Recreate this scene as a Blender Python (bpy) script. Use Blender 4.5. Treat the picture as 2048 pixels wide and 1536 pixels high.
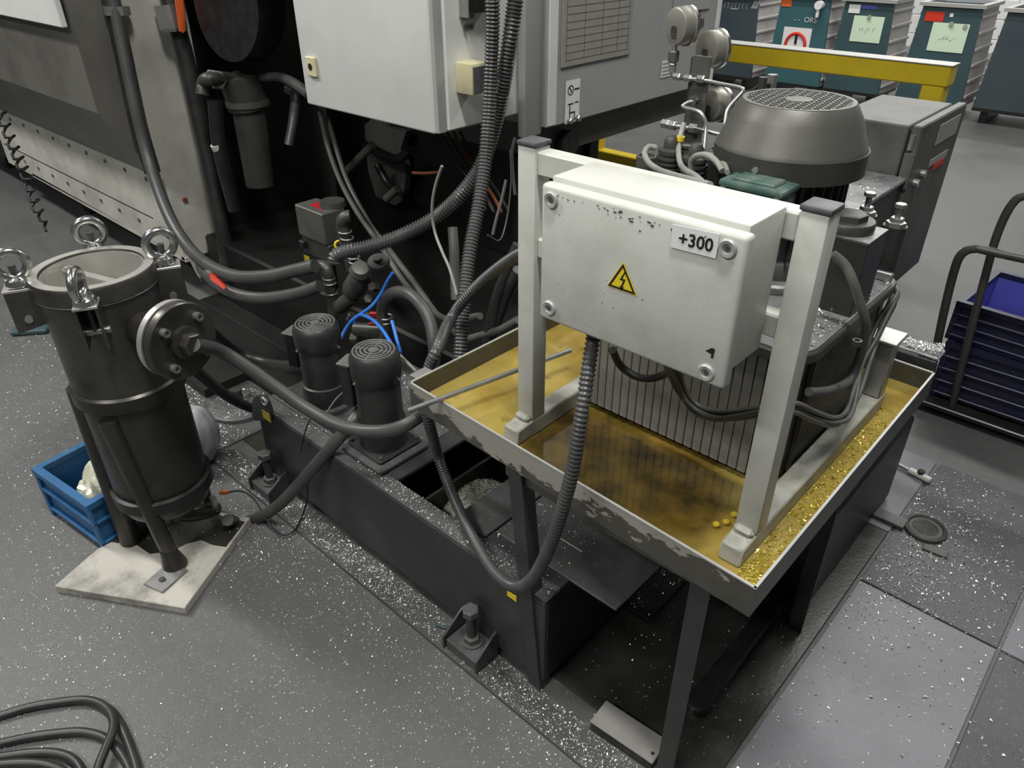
import bpy, bmesh, math, random
from mathutils import Vector as V, Matrix
RND = random.Random(11)
for o in list(bpy.data.objects):
    bpy.data.objects.remove(o)
SC = bpy.context.scene
COL = SC.collection

# ---------------------------------------------------------------- camera
cam = bpy.data.objects.new('camera', bpy.data.cameras.new('camera'))
COL.objects.link(cam)
cam.data.sensor_fit = 'HORIZONTAL'; cam.data.sensor_width = 36.0
cam.data.lens = 1479.0 / 2048 * 36.0
cam.data.clip_start = 0.02; cam.data.clip_end = 100
cam.matrix_world = Matrix.Translation((0, 0, 1.65)) @ Matrix(((0.735928, -0.357569, 0.574939), (0.677040, 0.395130, -0.620877), (-0.005169, 0.846177, 0.532876))).to_4x4()
SC.camera = cam

# ---------------------------------------------------------------- light
wd = bpy.data.worlds.new('hall'); SC.world = wd; wd.use_nodes = True
wd.node_tree.nodes['Background'].inputs[0].default_value = (0.9, 0.95, 1.0, 1)
wd.node_tree.nodes['Background'].inputs[1].default_value = 0.05
def lamp(name, loc, sx, sy, power, rz=0.0, col=(1.0, 0.985, 0.95), tilt=0.0):
    l = bpy.data.lights.new(name, 'AREA'); l.shape = 'RECTANGLE'
    l.size = sx; l.size_y = sy; l.energy = power; l.color = col
    o = bpy.data.objects.new(name, l); COL.objects.link(o)
    o.location = loc; o.rotation_euler = (tilt, 0, rz)
    return o
lamp('ceiling_lamp', (-0.10, 0.45, 4.6), 1.2, 0.3, 125)
lamp('ceiling_lamp', (-1.2, -2.6, 4.6), 2.6, 0.4, 135, tilt=math.radians(14))
lamp('ceiling_lamp', (-5.2, -0.5, 4.6), 2.6, 0.4, 230)
lamp('ceiling_lamp', (3.4, -1.2, 4.6), 2.6, 0.4, 14)
lamp('ceiling_lamp', (-0.4, 5.2, 4.6), 2.6, 0.4, 150)
lamp('ceiling_lamp', (-3.6, 6.8, 4.6), 2.6, 0.4, 150)
lamp('ceiling_lamp', (-2.6, 10.6, 4.6), 2.6, 0.4, 170)  # unseen lamp added to brighten the back wall
SC.view_settings.view_transform = 'Standard'
SC.view_settings.look = 'None'
SC.view_settings.gamma = 1.0
SC.view_settings.use_curve_mapping = False
SC.view_settings.exposure = 0.0

# ---------------------------------------------------------------- materials
def mat(name, col, rough=0.5, metal=0.0, dirt=None, amt=0.35, scale=6.0, lo=0.45, hi=0.7,
        bump=0.0, bscale=60.0, dirt2=None, amt2=0.5, scale2=40.0, lo2=0.6, hi2=0.66, rdirt=None, spec=0.5, stretch=None, trans=0.0):
    m = bpy.data.materials.new(name); m.use_nodes = True
    nt = m.node_tree; N = nt.nodes; L = nt.links
    b = N['Principled BSDF']
    b.inputs['Base Color'].default_value = (*col, 1)
    b.inputs['Roughness'].default_value = rough
    b.inputs['Metallic'].default_value = metal
    b.inputs['Specular IOR Level'].default_value = spec
    if trans: b.inputs['Transmission Weight'].default_value = trans
    tc = N.new('ShaderNodeTexCoord')
    vec = tc.outputs['Object']
    if stretch:
        mp = N.new('ShaderNodeMapping'); mp.inputs['Scale'].default_value = stretch
        L.new(vec, mp.inputs['Vector']); vec = mp.outputs['Vector']
    def layer(colsock, dcol, amount, sc, l, h, seed):
        nz = N.new('ShaderNodeTexNoise'); nz.inputs['Scale'].default_value = sc
        nz.inputs['Detail'].default_value = 6; nz.inputs['Roughness'].default_value = 0.62
        nz.noise_dimensions = '4D'; nz.inputs['W'].default_value = seed
        L.new(vec, nz.inputs['Vector'])
        mr = N.new('ShaderNodeMapRange'); mr.inputs['From Min'].default_value = l; mr.inputs['From Max'].default_value = h
        mr.inputs['To Max'].default_value = amount
        L.new(nz.outputs['Fac'], mr.inputs['Value'])
        mx = N.new('ShaderNodeMix'); mx.data_type = 'RGBA'
        L.new(mr.outputs['Result'], mx.inputs['Factor'])
        if colsock is None: mx.inputs['A'].default_value = (*col, 1)
        else: L.new(colsock, mx.inputs['A'])
        mx.inputs['B'].default_value = (*dcol, 1)
        return mx.outputs['Result'], mr.outputs['Result']
    c = None
    if dirt:
        c, f = layer(None, dirt, amt, scale, lo, hi, len(name) * 1.7)
        if rdirt is not None:
            mr = N.new('ShaderNodeMapRange'); mr.inputs['To Min'].default_value = rough; mr.inputs['To Max'].default_value = rdirt
            L.new(f, mr.inputs['Value']); L.new(mr.outputs['Result'], b.inputs['Roughness'])
    if dirt2:
        c, f = layer(c, dirt2, amt2, scale2, lo2, hi2, len(name) * 0.9 + 3)
    if c: L.new(c, b.inputs['Base Color'])
    if bump:
        nz = N.new('ShaderNodeTexNoise'); nz.inputs['Scale'].default_value = bscale; nz.inputs['Detail'].default_value = 4
        L.new(tc.outputs['Object'], nz.inputs['Vector'])
        bp = N.new('ShaderNodeBump'); bp.inputs['Strength'].default_value = bump; bp.inputs['Distance'].default_value = 0.004
        L.new(nz.outputs['Fac'], bp.inputs['Height']); L.new(bp.outputs['Normal'], b.inputs['Normal'])
    return m
M = {}
M['concrete'] = mat('concrete', (0.1056, 0.1070, 0.1056), 0.55, dirt=(0.0598, 0.0612, 0.0598), amt=0.7, scale=1.6, lo=0.4, hi=0.7, dirt2=(0.1690, 0.1690, 0.1654), amt2=0.35, scale2=45, lo2=0.52, hi2=0.7, bump=0.25, bscale=180, rdirt=0.4)
M['plate_blue'] = mat('plate_blue', (0.155, 0.160, 0.178), 0.42, dirt=(0.095, 0.098, 0.105), amt=0.7, scale=4, lo=0.42, hi=0.7, dirt2=(0.25, 0.25, 0.26), amt2=0.4, scale2=60, lo2=0.58, hi2=0.72, bump=0.12, bscale=200)
M['plate_dark'] = mat('plate_dark', (0.0723, 0.0739, 0.0782), 0.5, dirt=(0.0425, 0.0442, 0.0467), amt=0.7, scale=5, dirt2=(0.1700, 0.1700, 0.1742), amt2=0.45, scale2=80, lo2=0.55, hi2=0.7, bump=0.2, bscale=200)
M['steel_sheet'] = mat('steel_sheet', (0.095, 0.096, 0.095), 0.45, 0.2, dirt=(0.055, 0.055, 0.052), amt=0.75, scale=5, lo=0.4, hi=0.66, dirt2=(0.22, 0.20, 0.19), amt2=0.4, scale2=30, lo2=0.58, hi2=0.7, bump=0.2, bscale=120)
M['chip'] = mat('chip', (0.80, 0.80, 0.78), 0.30, 0.55)
M['chip_oil'] = mat('chip_oil', (0.60, 0.50, 0.07), 0.22, 0.5)
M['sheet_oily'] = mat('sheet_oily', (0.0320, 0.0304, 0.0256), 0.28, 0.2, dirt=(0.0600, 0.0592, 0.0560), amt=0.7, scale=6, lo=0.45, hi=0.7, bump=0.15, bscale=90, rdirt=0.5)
M['gauge_metal'] = mat('gauge_metal', (0.36, 0.35, 0.31), 0.36, 0.55, dirt=(0.22, 0.21, 0.18), amt=0.5, scale=12)
M['wall_white'] = mat('wall_white', (0.80, 0.81, 0.80), 0.6, dirt=(0.6, 0.6, 0.58), amt=0.4, scale=4)
M['cream'] = mat('cream', (0.57, 0.58, 0.53), 0.42, dirt=(0.34, 0.34, 0.29), amt=0.5, scale=8, lo=0.46, hi=0.72, dirt2=(0.10, 0.10, 0.095), amt2=0.75, scale2=42, lo2=0.685, hi2=0.72, bump=0.05, bscale=300)
M['cream_rail'] = mat('cream_rail', (0.42, 0.42, 0.37), 0.45, dirt=(0.16, 0.155, 0.13), amt=0.7, scale=14, lo=0.42, hi=0.66, dirt2=(0.06, 0.06, 0.05), amt2=0.7, scale2=50, lo2=0.64, hi2=0.70, bump=0.1, bscale=150)
M['cream_clean'] = mat('cream_clean', (0.70, 0.71, 0.68), 0.42, dirt=(0.52, 0.53, 0.50), amt=0.35, scale=4, bump=0.03, bscale=260)
M['cream_dirty'] = mat('cream_dirty', (0.56, 0.55, 0.49), 0.5, dirt=(0.20, 0.20, 0.17), amt=0.55, scale=4, lo=0.45, hi=0.72)
M['grey_paint'] = mat('grey_paint', (0.36, 0.36, 0.355), 0.45, dirt=(0.25, 0.25, 0.24), amt=0.35, scale=4)
M['grey_dirty'] = mat('grey_dirty', (0.1054, 0.1054, 0.0961), 0.5, dirt=(0.0372, 0.0372, 0.0310), amt=0.6, scale=9, dirt2=(0.0186, 0.0186, 0.0155), amt2=0.7, scale2=60, lo2=0.66, hi2=0.7)
M['rim'] = mat('rim', (0.42, 0.42, 0.40), 0.45, 0.3)
M['hood'] = mat('hood', (0.20, 0.192, 0.17), 0.38, 0.35, dirt=(0.07, 0.068, 0.06), amt=0.6, scale=3, lo=0.4, hi=0.7)
M['dark_paint'] = mat('dark_paint', (0.0324, 0.0331, 0.0338), 0.4, dirt=(0.0612, 0.0626, 0.0634), amt=0.6, scale=7, lo=0.45, hi=0.75, dirt2=(0.1440, 0.1440, 0.1440), amt2=0.35, scale2=120, lo2=0.64, hi2=0.72, bump=0.06, bscale=150)
M['dark_dusty'] = mat('dark_dusty', (0.0897, 0.0905, 0.0897), 0.5, dirt=(0.0390, 0.0390, 0.0390), amt=0.7, scale=10, lo=0.4, hi=0.65, dirt2=(0.2340, 0.2340, 0.2262), amt2=0.45, scale2=110, lo2=0.58, hi2=0.7, bump=0.15, bscale=150)
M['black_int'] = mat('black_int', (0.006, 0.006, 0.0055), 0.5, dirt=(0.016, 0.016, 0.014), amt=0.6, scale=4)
M['black'] = mat('black', (0.0126, 0.0126, 0.0126), 0.35, dirt=(0.0350, 0.0350, 0.0350), amt=0.5, scale=20)
M['cap'] = mat('cap', (0.07, 0.07, 0.075), 0.5, dirt=(0.15, 0.15, 0.15), amt=0.5, scale=30)
M['hose_dark'] = mat('hose_dark', (0.0210, 0.0210, 0.0204), 0.42, dirt=(0.0540, 0.0540, 0.0510), amt=0.6, scale=8)
M['hose_grey'] = mat('hose_grey', (0.0651, 0.0657, 0.0639), 0.42, dirt=(0.0341, 0.0341, 0.0310), amt=0.6, scale=9)
M['conduit'] = mat('conduit', (0.0540, 0.0547, 0.0547), 0.36, dirt=(0.1080, 0.1080, 0.1044), amt=0.6, scale=9)
M['cable_grey'] = mat('cable_grey', (0.2805, 0.2805, 0.2550), 0.45, dirt=(0.1190, 0.1190, 0.1020), amt=0.5, scale=14)
M['cable_dim'] = mat('cable_dim', (0.0975, 0.0975, 0.0900), 0.45, dirt=(0.0450, 0.0450, 0.0375), amt=0.5, scale=14)
M['zinc'] = mat('zinc', (0.42, 0.42, 0.41), 0.33, 0.75, dirt=(0.2, 0.2, 0.18), amt=0.5, scale=16)
M['chrome'] = mat('chrome', (0.62, 0.62, 0.60), 0.2, 0.95, dirt=(0.2, 0.2, 0.19), amt=0.5, scale=40, lo=0.5, hi=0.7)
M['vessel'] = mat('vessel', (0.1360, 0.1320, 0.1200), 0.34, 0.75, dirt=(0.0440, 0.0416, 0.0352), amt=0.7, scale=7, lo=0.4, hi=0.68, bump=0.06, bscale=90)
M['vessel_dark'] = mat('vessel_dark', (0.0713, 0.0690, 0.0600), 0.34, 0.6, dirt=(0.0240, 0.0232, 0.0195), amt=0.7, scale=6, lo=0.4, hi=0.68)
M['vessel_in'] = mat('vessel_in', (0.62, 0.61, 0.57), 0.32, 0.7, dirt=(0.36, 0.35, 0.32), amt=0.5, scale=8)
M['cast'] = mat('cast', (0.0775, 0.0769, 0.0713), 0.45, 0.4, dirt=(0.0372, 0.0372, 0.0322), amt=0.6, scale=10, bump=0.1, bscale=160)
M['motor'] = mat('motor', (0.1224, 0.1210, 0.1080), 0.45, 0.4, dirt=(0.0540, 0.0540, 0.0446), amt=0.55, scale=7, lo=0.42, hi=0.7, bump=0.05, bscale=200)
M['motor_dark'] = mat('motor_dark', (0.0595, 0.0602, 0.0546), 0.42, 0.3, dirt=(0.0280, 0.0280, 0.0238), amt=0.6, scale=10, dirt2=(0.2100, 0.2100, 0.1960), amt2=0.4, scale2=120, lo2=0.66, hi2=0.72)
M['pump'] = mat('pump', (0.0236, 0.0242, 0.0236), 0.4, dirt=(0.0527, 0.0533, 0.0508), amt=0.6, scale=12, lo=0.45, hi=0.72)
M['pump_top'] = mat('pump_top', (0.1200, 0.1200, 0.1162), 0.5, dirt=(0.0600, 0.0600, 0.0562), amt=0.6, scale=40)
M['fin'] = mat('fin', (0.27, 0.265, 0.245), 0.4, 0.3, dirt=(0.12, 0.115, 0.095), amt=0.75, scale=9, lo=0.4, hi=0.66, dirt2=(0.42, 0.40, 0.38), amt2=0.5, scale2=14, lo2=0.62, hi2=0.72)
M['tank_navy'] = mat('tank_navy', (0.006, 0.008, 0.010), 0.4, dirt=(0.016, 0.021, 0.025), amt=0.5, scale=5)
M['tank_dark'] = mat('tank_dark', (0.0420, 0.0420, 0.0385), 0.35, 0.3, dirt=(0.0175, 0.0175, 0.0140), amt=0.6, scale=7)
M['lid_dust'] = mat('lid_dust', (0.26, 0.26, 0.265), 0.42, 0.3, dirt=(0.10, 0.10, 0.10), amt=0.7, scale=26, lo=0.45, hi=0.66, dirt2=(0.6, 0.6, 0.6), amt2=0.5, scale2=90, lo2=0.62, hi2=0.7, bump=0.2, bscale=120)
M['green_paint'] = mat('green_paint', (0.055, 0.115, 0.095), 0.4, 0.1, dirt=(0.30, 0.32, 0.30), amt=0.6, scale=16, lo=0.45, hi=0.7)
M['yellow'] = mat('yellow', (0.62, 0.46, 0.012), 0.45, dirt=(0.42, 0.30, 0.02), amt=0.5, scale=6, dirt2=(0.2, 0.17, 0.05), amt2=0.4, scale2=50, lo2=0.64, hi2=0.7)
M['yellow_sticker'] = mat('yellow_sticker', (0.80, 0.60, 0.02), 0.4)
M['yellow_dim'] = mat('yellow_dim', (0.45, 0.34, 0.02), 0.5, dirt=(0.12, 0.10, 0.02), amt=0.6, scale=60)
M['teal'] = mat('teal', (0.040, 0.090, 0.096), 0.45, dirt=(0.040, 0.060, 0.080), amt=0.7, scale=3, lo=0.4, hi=0.65)
M['teal_bright'] = mat('teal_bright', (0.040, 0.130, 0.135), 0.45, dirt=(0.045, 0.105, 0.140), amt=0.7, scale=3, lo=0.4, hi=0.65)
M['teal_dark'] = mat('teal_dark', (0.050, 0.072, 0.080), 0.45, dirt=(0.040, 0.052, 0.072), amt=0.7, scale=3, lo=0.4, hi=0.65)
M['bin_side'] = mat('bin_side', (0.46, 0.45, 0.44), 0.5, dirt=(0.28, 0.27, 0.27), amt=0.5, scale=6)
M['bin_in'] = mat('bin_in', (0.05, 0.10, 0.25), 0.5, dirt=(0.2, 0.2, 0.22), amt=0.5, scale=8)
M['note'] = mat('note', (0.64, 0.80, 0.60), 0.6)
M['paper'] = mat('paper', (0.78, 0.78, 0.78), 0.6)
M['pencil'] = mat('pencil', (0.55, 0.62, 0.50), 0.6)
M['red'] = mat('red', (0.62, 0.035, 0.012), 0.5)
M['red_dim'] = mat('red_dim', (0.35, 0.01, 0.01), 0.5)
M['orange'] = mat('orange', (0.72, 0.13, 0.03), 0.45)
M['copper'] = mat('copper', (0.20, 0.06, 0.02), 0.4)
M['ink'] = mat('ink', (0.012, 0.012, 0.012), 0.5)
M['ink_white'] = mat('ink_white', (0.6, 0.62, 0.62), 0.5)
M['ink_faded'] = mat('ink_faded', (0.26, 0.29, 0.30), 0.5)
M['ivory'] = mat('ivory', (0.62, 0.58, 0.36), 0.45, dirt=(0.4, 0.37, 0.22), amt=0.3, scale=30)
M['blue_tube'] = mat('blue_tube', (0.03, 0.17, 0.60), 0.35)
M['crate_blue'] = mat('crate_blue', (0.02, 0.115, 0.27), 0.4, dirt=(0.12, 0.19, 0.30), amt=0.5, scale=14, lo=0.5, hi=0.7)
M['crate_navy'] = mat('crate_navy', (0.012, 0.014, 0.040), 0.4, dirt=(0.012, 0.012, 0.018), amt=0.6, scale=7, dirt2=(0.3, 0.3, 0.33), amt2=0.5, scale2=120, lo2=0.62, hi2=0.7)
M['crate_violet'] = mat('crate_violet', (0.085, 0.09, 0.40), 0.4, dirt=(0.16, 0.17, 0.46), amt=0.5, scale=7)
M['bar_top'] = mat('bar_top', (0.21, 0.205, 0.19), 0.55, dirt=(0.13, 0.128, 0.12), amt=0.5, scale=14, dirt2=(0.4, 0.4, 0.4), amt2=0.4, scale2=90, lo2=0.64, hi2=0.7)
M['board'] = mat('board', (0.46, 0.44, 0.39), 0.7, dirt=(0.17, 0.165, 0.145), amt=0.8, scale=9, lo=0.47, hi=0.66, dirt2=(0.62, 0.62, 0.58), amt2=0.4, scale2=60, lo2=0.58, hi2=0.7, bump=0.25, bscale=120)
M['bag'] = mat('bag', (0.72, 0.70, 0.55), 0.2, spec=0.8)
M['sack'] = mat('sack', (0.33, 0.34, 0.35), 0.7, dirt=(0.26, 0.26, 0.26), amt=0.5, scale=20, bump=0.3, bscale=60)
M['granule'] = mat('granule', (0.30, 0.30, 0.24), 0.55, dirt=(0.10, 0.10, 0.08), amt=0.6, scale=70)
M['granule_pale'] = mat('granule_pale', (0.40, 0.40, 0.33), 0.5)
M['scrap'] = mat('scrap', (0.05, 0.09, 0.095), 0.3)
M['mesh_white'] = mat('mesh_white', (0.62, 0.62, 0.58), 0.5, dirt=(0.3, 0.3, 0.28), amt=0.5, scale=50)
# paint flaking off the front of the pan in ragged patches
M['pan'] = mat('pan', (0.1087, 0.1050, 0.0915), 0.38, 0.45, dirt=(0.0562, 0.0540, 0.0450), amt=0.6, scale=9, lo=0.42, hi=0.68, dirt2=(0.2700, 0.2700, 0.2550), amt2=0.5, scale2=60, lo2=0.66, hi2=0.72)
def flake_mat():
    # bare metal with the remains of pale paint in a ragged band along the top
    m = mat('pan_flake', (0.105, 0.100, 0.084), 0.40, 0.4, dirt=(0.055, 0.052, 0.042), amt=0.6, scale=9, lo=0.42, hi=0.68)
    nt = m.node_tree; N = nt.nodes; L = nt.links; b = N['Principled BSDF']
    old = b.inputs['Base Color'].links[0].from_socket
    tc = N.new('ShaderNodeTexCoord'); sp = N.new('ShaderNodeSeparateXYZ'); L.new(tc.outputs['Object'], sp.inputs[0])
    nz = N.new('ShaderNodeTexNoise'); nz.inputs['Scale'].default_value = 15; nz.inputs['Detail'].default_value = 9; nz.inputs['Roughness'].default_value = 0.68
    mp = N.new('ShaderNodeMapping'); mp.inputs['Scale'].default_value = (1.0, 1.0, 2.2); L.new(tc.outputs['Object'], mp.inputs['Vector']); L.new(mp.outputs['Vector'], nz.inputs['Vector'])
    def math_(op, a, b_, c=None):
        n = N.new('ShaderNodeMath'); n.operation = op
        for i, v in enumerate((a, b_, c)):
            if v is None: continue
            if isinstance(v, (int, float)): n.inputs[i].default_value = v
            else: L.new(v, n.inputs[i])
        return n.outputs[0]
    h = math_('MULTIPLY_ADD', sp.outputs['Z'], 5.5, -0.22)          # 0 low on the wall, more towards the rim
    xr = math_('MULTIPLY_ADD', math_('ABSOLUTE', math_('ADD', sp.outputs['X'], 0.10), 0.0), -0.62, 0.15)        # paint has gone completely near the corner
    v = math_('ADD', math_('ADD', nz.outputs['Fac'], h), xr)
    mr = N.new('ShaderNodeMapRange'); mr.inputs['From Min'].default_value = 0.46; mr.inputs['From Max'].default_value = 0.48; L.new(v, mr.inputs['Value'])
    mx = N.new('ShaderNodeMix'); mx.data_type = 'RGBA'; L.new(mr.outputs['Result'], mx.inputs['Factor']); L.new(old, mx.inputs['A']); mx.inputs['B'].default_value = (0.40, 0.39, 0.34, 1)
    L.new(mx.outputs['Result'], b.inputs['Base Color'])
    return m
M['pan_flake'] = flake_mat()
def oil_mat():
    m = mat('oil', (0.33, 0.25, 0.062), 0.06, dirt=(0.21, 0.125, 0.014), amt=0.75, scale=7, lo=0.46, hi=0.66, dirt2=(0.10, 0.07, 0.012), amt2=0.7, scale2=17, lo2=0.60, hi2=0.70)
    nt = m.node_tree; N = nt.nodes; L = nt.links; b = N['Principled BSDF']
    old = b.inputs['Base Color'].links[0].from_socket
    tc = N.new('ShaderNodeTexCoord')
    # brown sludge in the pan's middle, with the tank's shadow painted in
    mp = N.new('ShaderNodeMapping'); mp.inputs['Location'].default_value = (-0.24, 0.62, 0); mp.inputs['Scale'].default_value = (3.0, 2.2, 0.0)
    L.new(tc.outputs['Object'], mp.inputs['Vector'])
    ln = N.new('ShaderNodeVectorMath'); ln.operation = 'LENGTH'; L.new(mp.outputs['Vector'], ln.inputs[0])
    nz = N.new('ShaderNodeTexNoise'); nz.inputs['Scale'].default_value = 6; nz.inputs['Detail'].default_value = 6; L.new(tc.outputs['Object'], nz.inputs['Vector'])
    ad = N.new('ShaderNodeMath'); ad.operation = 'MULTIPLY_ADD'; L.new(nz.outputs['Fac'], ad.inputs[0]); ad.inputs[1].default_value = 0.9; L.new(ln.outputs['Value'], ad.inputs[2])
    mr = N.new('ShaderNodeMapRange'); mr.inputs['From Min'].default_value = 1.02; mr.inputs['From Max'].default_value = 1.22; mr.inputs['To Min'].default_value = 0.93; mr.inputs['To Max'].default_value = 0.0
    L.new(ad.outputs[0], mr.inputs['Value'])
    n2 = N.new('ShaderNodeTexNoise'); n2.inputs['Scale'].default_value = 16; n2.inputs['Detail'].default_value = 8; L.new(tc.outputs['Object'], n2.inputs['Vector'])
    cr = N.new('ShaderNodeValToRGB'); cr.color_ramp.elements[0].position = 0.35; cr.color_ramp.elements[0].color = (0.030, 0.022, 0.006, 1); cr.color_ramp.elements[1].position = 0.72; cr.color_ramp.elements[1].color = (0.17, 0.105, 0.018, 1)
    L.new(n2.outputs['Fac'], cr.inputs['Fac'])
    mx = N.new('ShaderNodeMix'); mx.data_type = 'RGBA'; L.new(mr.outputs['Result'], mx.inputs['Factor']); L.new(old, mx.inputs['A']); L.new(cr.outputs['Color'], mx.inputs['B'])
    L.new(mx.outputs['Result'], b.inputs['Base Color'])
    return m
M['oil'] = oil_mat()

# ---------------------------------------------------------------- mesh helpers
WLOC = {}
def finish(name, bm, m, parent=None, smooth=35):
    bmesh.ops.remove_doubles(bm, verts=bm.verts, dist=1e-6)
    bmesh.ops.recalc_face_normals(bm, faces=bm.faces)
    xs = [v.co for v in bm.verts]
    org = V(((min(c.x for c in xs) + max(c.x for c in xs)) / 2, (min(c.y for c in xs) + max(c.y for c in xs)) / 2, min(c.z for c in xs)))
    bmesh.ops.translate(bm, verts=bm.verts, vec=-org)
    if smooth:
        lim = math.radians(smooth)
        for f in bm.faces: f.smooth = True
        for e in bm.edges:
            if len(e.link_faces) != 2 or e.calc_face_angle(0) > lim: e.smooth = False
    me = bpy.data.meshes.new(name); bm.to_mesh(me); bm.free()
    o = bpy.data.objects.new(name, me); COL.objects.link(o)
    if m is not None: me.materials.append(M[m] if isinstance(m, str) else m)
    WLOC[o] = org
    if parent is not None:
        o.parent = parent; o.location = org - WLOC[parent]
    else: o.location = org
    return o
def tag(o, label, cat, group=None, kind=None):
    if label: o['label'] = label
    if cat: o['category'] = cat
    if group: o['group'] = group
    if kind: o['kind'] = kind
    return o
def thing(name, loc, label, cat, group=None):
    o = bpy.data.objects.new(name, None); COL.objects.link(o)
    o.empty_display_size = 0.05; o.location = loc; WLOC[o] = V(loc)
    return tag(o, label, cat, group)
def dup(o, delta, parent='same'):
    c = o.copy(); COL.objects.link(c)
    WLOC[c] = WLOC[o] + V(delta)
    p = o.parent if parent == 'same' else parent
    c.parent = p
    c.location = WLOC[c] - (WLOC[p] if p else V((0, 0, 0)))
    return c
def a_hexa(bm, p):   # 8 corners: bottom loop 0-3, top loop 4-7
    v = [bm.verts.new(q) for q in p]
    for f in ((3, 2, 1, 0), (4, 5, 6, 7), (0, 1, 5, 4), (1, 2, 6, 5), (2, 3, 7, 6), (3, 0, 4, 7)):
        bm.faces.new([v[i] for i in f])
    return v
def a_box(bm, b):
    x0, x1, y0, y1, z0, z1 = b
    return a_hexa(bm, [(x0, y0, z0), (x1, y0, z0), (x1, y1, z0), (x0, y1, z0), (x0, y0, z1), (x1, y0, z1), (x1, y1, z1), (x0, y1, z1)])
def bevel(bm, w, seg=1):
    if w > 0:
        bmesh.ops.bevel(bm, geom=list(bm.edges), offset=w, segments=seg, affect='EDGES', profile=0.5, clamp_overlap=True)
def box(name, b, m, parent=None, bev=0.003, seg=1):
    bm = bmesh.new(); a_box(bm, b); bevel(bm, bev, seg)
    return finish(name, bm, m, parent)
def obox(name, c, s, rz, m, parent=None, bev=0.002, tilt=None, seg=1):
    bm = bmesh.new(); a_box(bm, (-s[0] / 2, s[0] / 2, -s[1] / 2, s[1] / 2, -s[2] / 2, s[2] / 2)); bevel(bm, bev, seg)
    mt = Matrix.Translation(c) @ Matrix.Rotation(rz, 4, 'Z')
    if tilt: mt = mt @ Matrix.Rotation(tilt[0], 4, tilt[1])
    bmesh.ops.transform(bm, matrix=mt, verts=bm.verts)
    return finish(name, bm, m, parent)
def a_prism(bm, pts, off):
    off = V(off); a = [bm.verts.new(p) for p in pts]; b = [bm.verts.new(V(p) + off) for p in pts]
    n = len(pts)
    bm.faces.new(a[::-1]); bm.faces.new(b)
    for i in range(n): bm.faces.new((a[i], a[(i + 1) % n], b[(i + 1) % n], b[i]))
def prism(name, pts, off, m, parent=None, bev=0.0, seg=1):
    bm = bmesh.new(); a_prism(bm, pts, off)
    bmesh.ops.recalc_face_normals(bm, faces=bm.faces); bevel(bm, bev, seg)
    return finish(name, bm, m, parent)
def frame_of(d):
    d = V(d).normalized()
    u = V((0, 0, 1)) if abs(d.z) < 0.9 else V((1, 0, 0))
    u = (u - d * u.dot(d)).normalized()
    return u, d.cross(u), d
def a_lathe(bm, prof, o, axis=(0, 0, 1), seg=32, a0=0.0, close=False):
    u, w, d = frame_of(axis); o = V(o); rings = []
    for r, h in prof:
        if r < 1e-6: rings.append([bm.verts.new(o + d * h)])
        else: rings.append([bm.verts.new(o + d * h + (u * math.cos(a0 + 2 * math.pi * i / seg) + w * math.sin(a0 + 2 * math.pi * i / seg)) * r) for i in range(seg)])
    pairs = list(zip(rings, rings[1:]))
    if close: pairs.append((rings[-1], rings[0]))
    for a, b in pairs:
        for i in range(seg):
            j = (i + 1) % seg
            if len(a) == 1 and len(b) == 1: continue
            if len(a) == 1: bm.faces.new((a[0], b[i], b[j]))
            elif len(b) == 1: bm.faces.new((a[i], a[j], b[0]))
            else: bm.faces.new((a[i], a[j], b[j], b[i]))
def lathe(name, prof, o, m, parent=None, axis=(0, 0, 1), seg=32, a0=0.0, close=False, smooth=35):
    bm = bmesh.new(); a_lathe(bm, prof, o, axis, seg, a0, close)
    return finish(name, bm, m, parent, smooth)
def cyl(name, p0, p1, r, m, parent=None, seg=20, r1=None, ch=0.0):
    p0, p1 = V(p0), V(p1); h = (p1 - p0).length; r1 = r if r1 is None else r1
    c = min(ch, r * 0.4)
    prof = [(0, 0), (r - c, 0), (r, c), (r1, h - c), (r1 - c, h), (0, h)] if c else [(0, 0), (r, 0), (r1, h), (0, h)]
    return lathe(name, prof, p0, m, parent, p1 - p0, seg)
def spline(pts, step, closed=False):
    P = [V(p) for p in pts]; n = len(P); out = []
    rng = n if closed else n - 1
    for i in range(rng):
        p1, p2 = P[i], P[(i + 1) % n]
        p0 = P[i - 1] if (i > 0 or closed) else p1 * 2 - p2
        p3 = P[(i + 2) % n] if (i + 2 < n or closed) else p2 * 2 - p1
        k = max(2, int((p2 - p1).length / step) + 1)
        for j in range(k):
            t = j / k; t2 = t * t; t3 = t2 * t
            out.append(0.5 * ((2 * p1) + (p2 - p0) * t + (2 * p0 - 5 * p1 + 4 * p2 - p3) * t2 + (3 * p1 - p0 - 3 * p2 + p3) * t3))
    if not closed: out.append(P[-1])
    return out
def resample(pts, step):
    out = [pts[0].copy()]; acc = 0.0
    for a, b in zip(pts, pts[1:]):
        L = (b - a).length
        if L < 1e-9: continue
        while acc + step <= L + 1e-9:
            acc += step; out.append(a.lerp(b, acc / L))
        acc -= L
    return out
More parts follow.
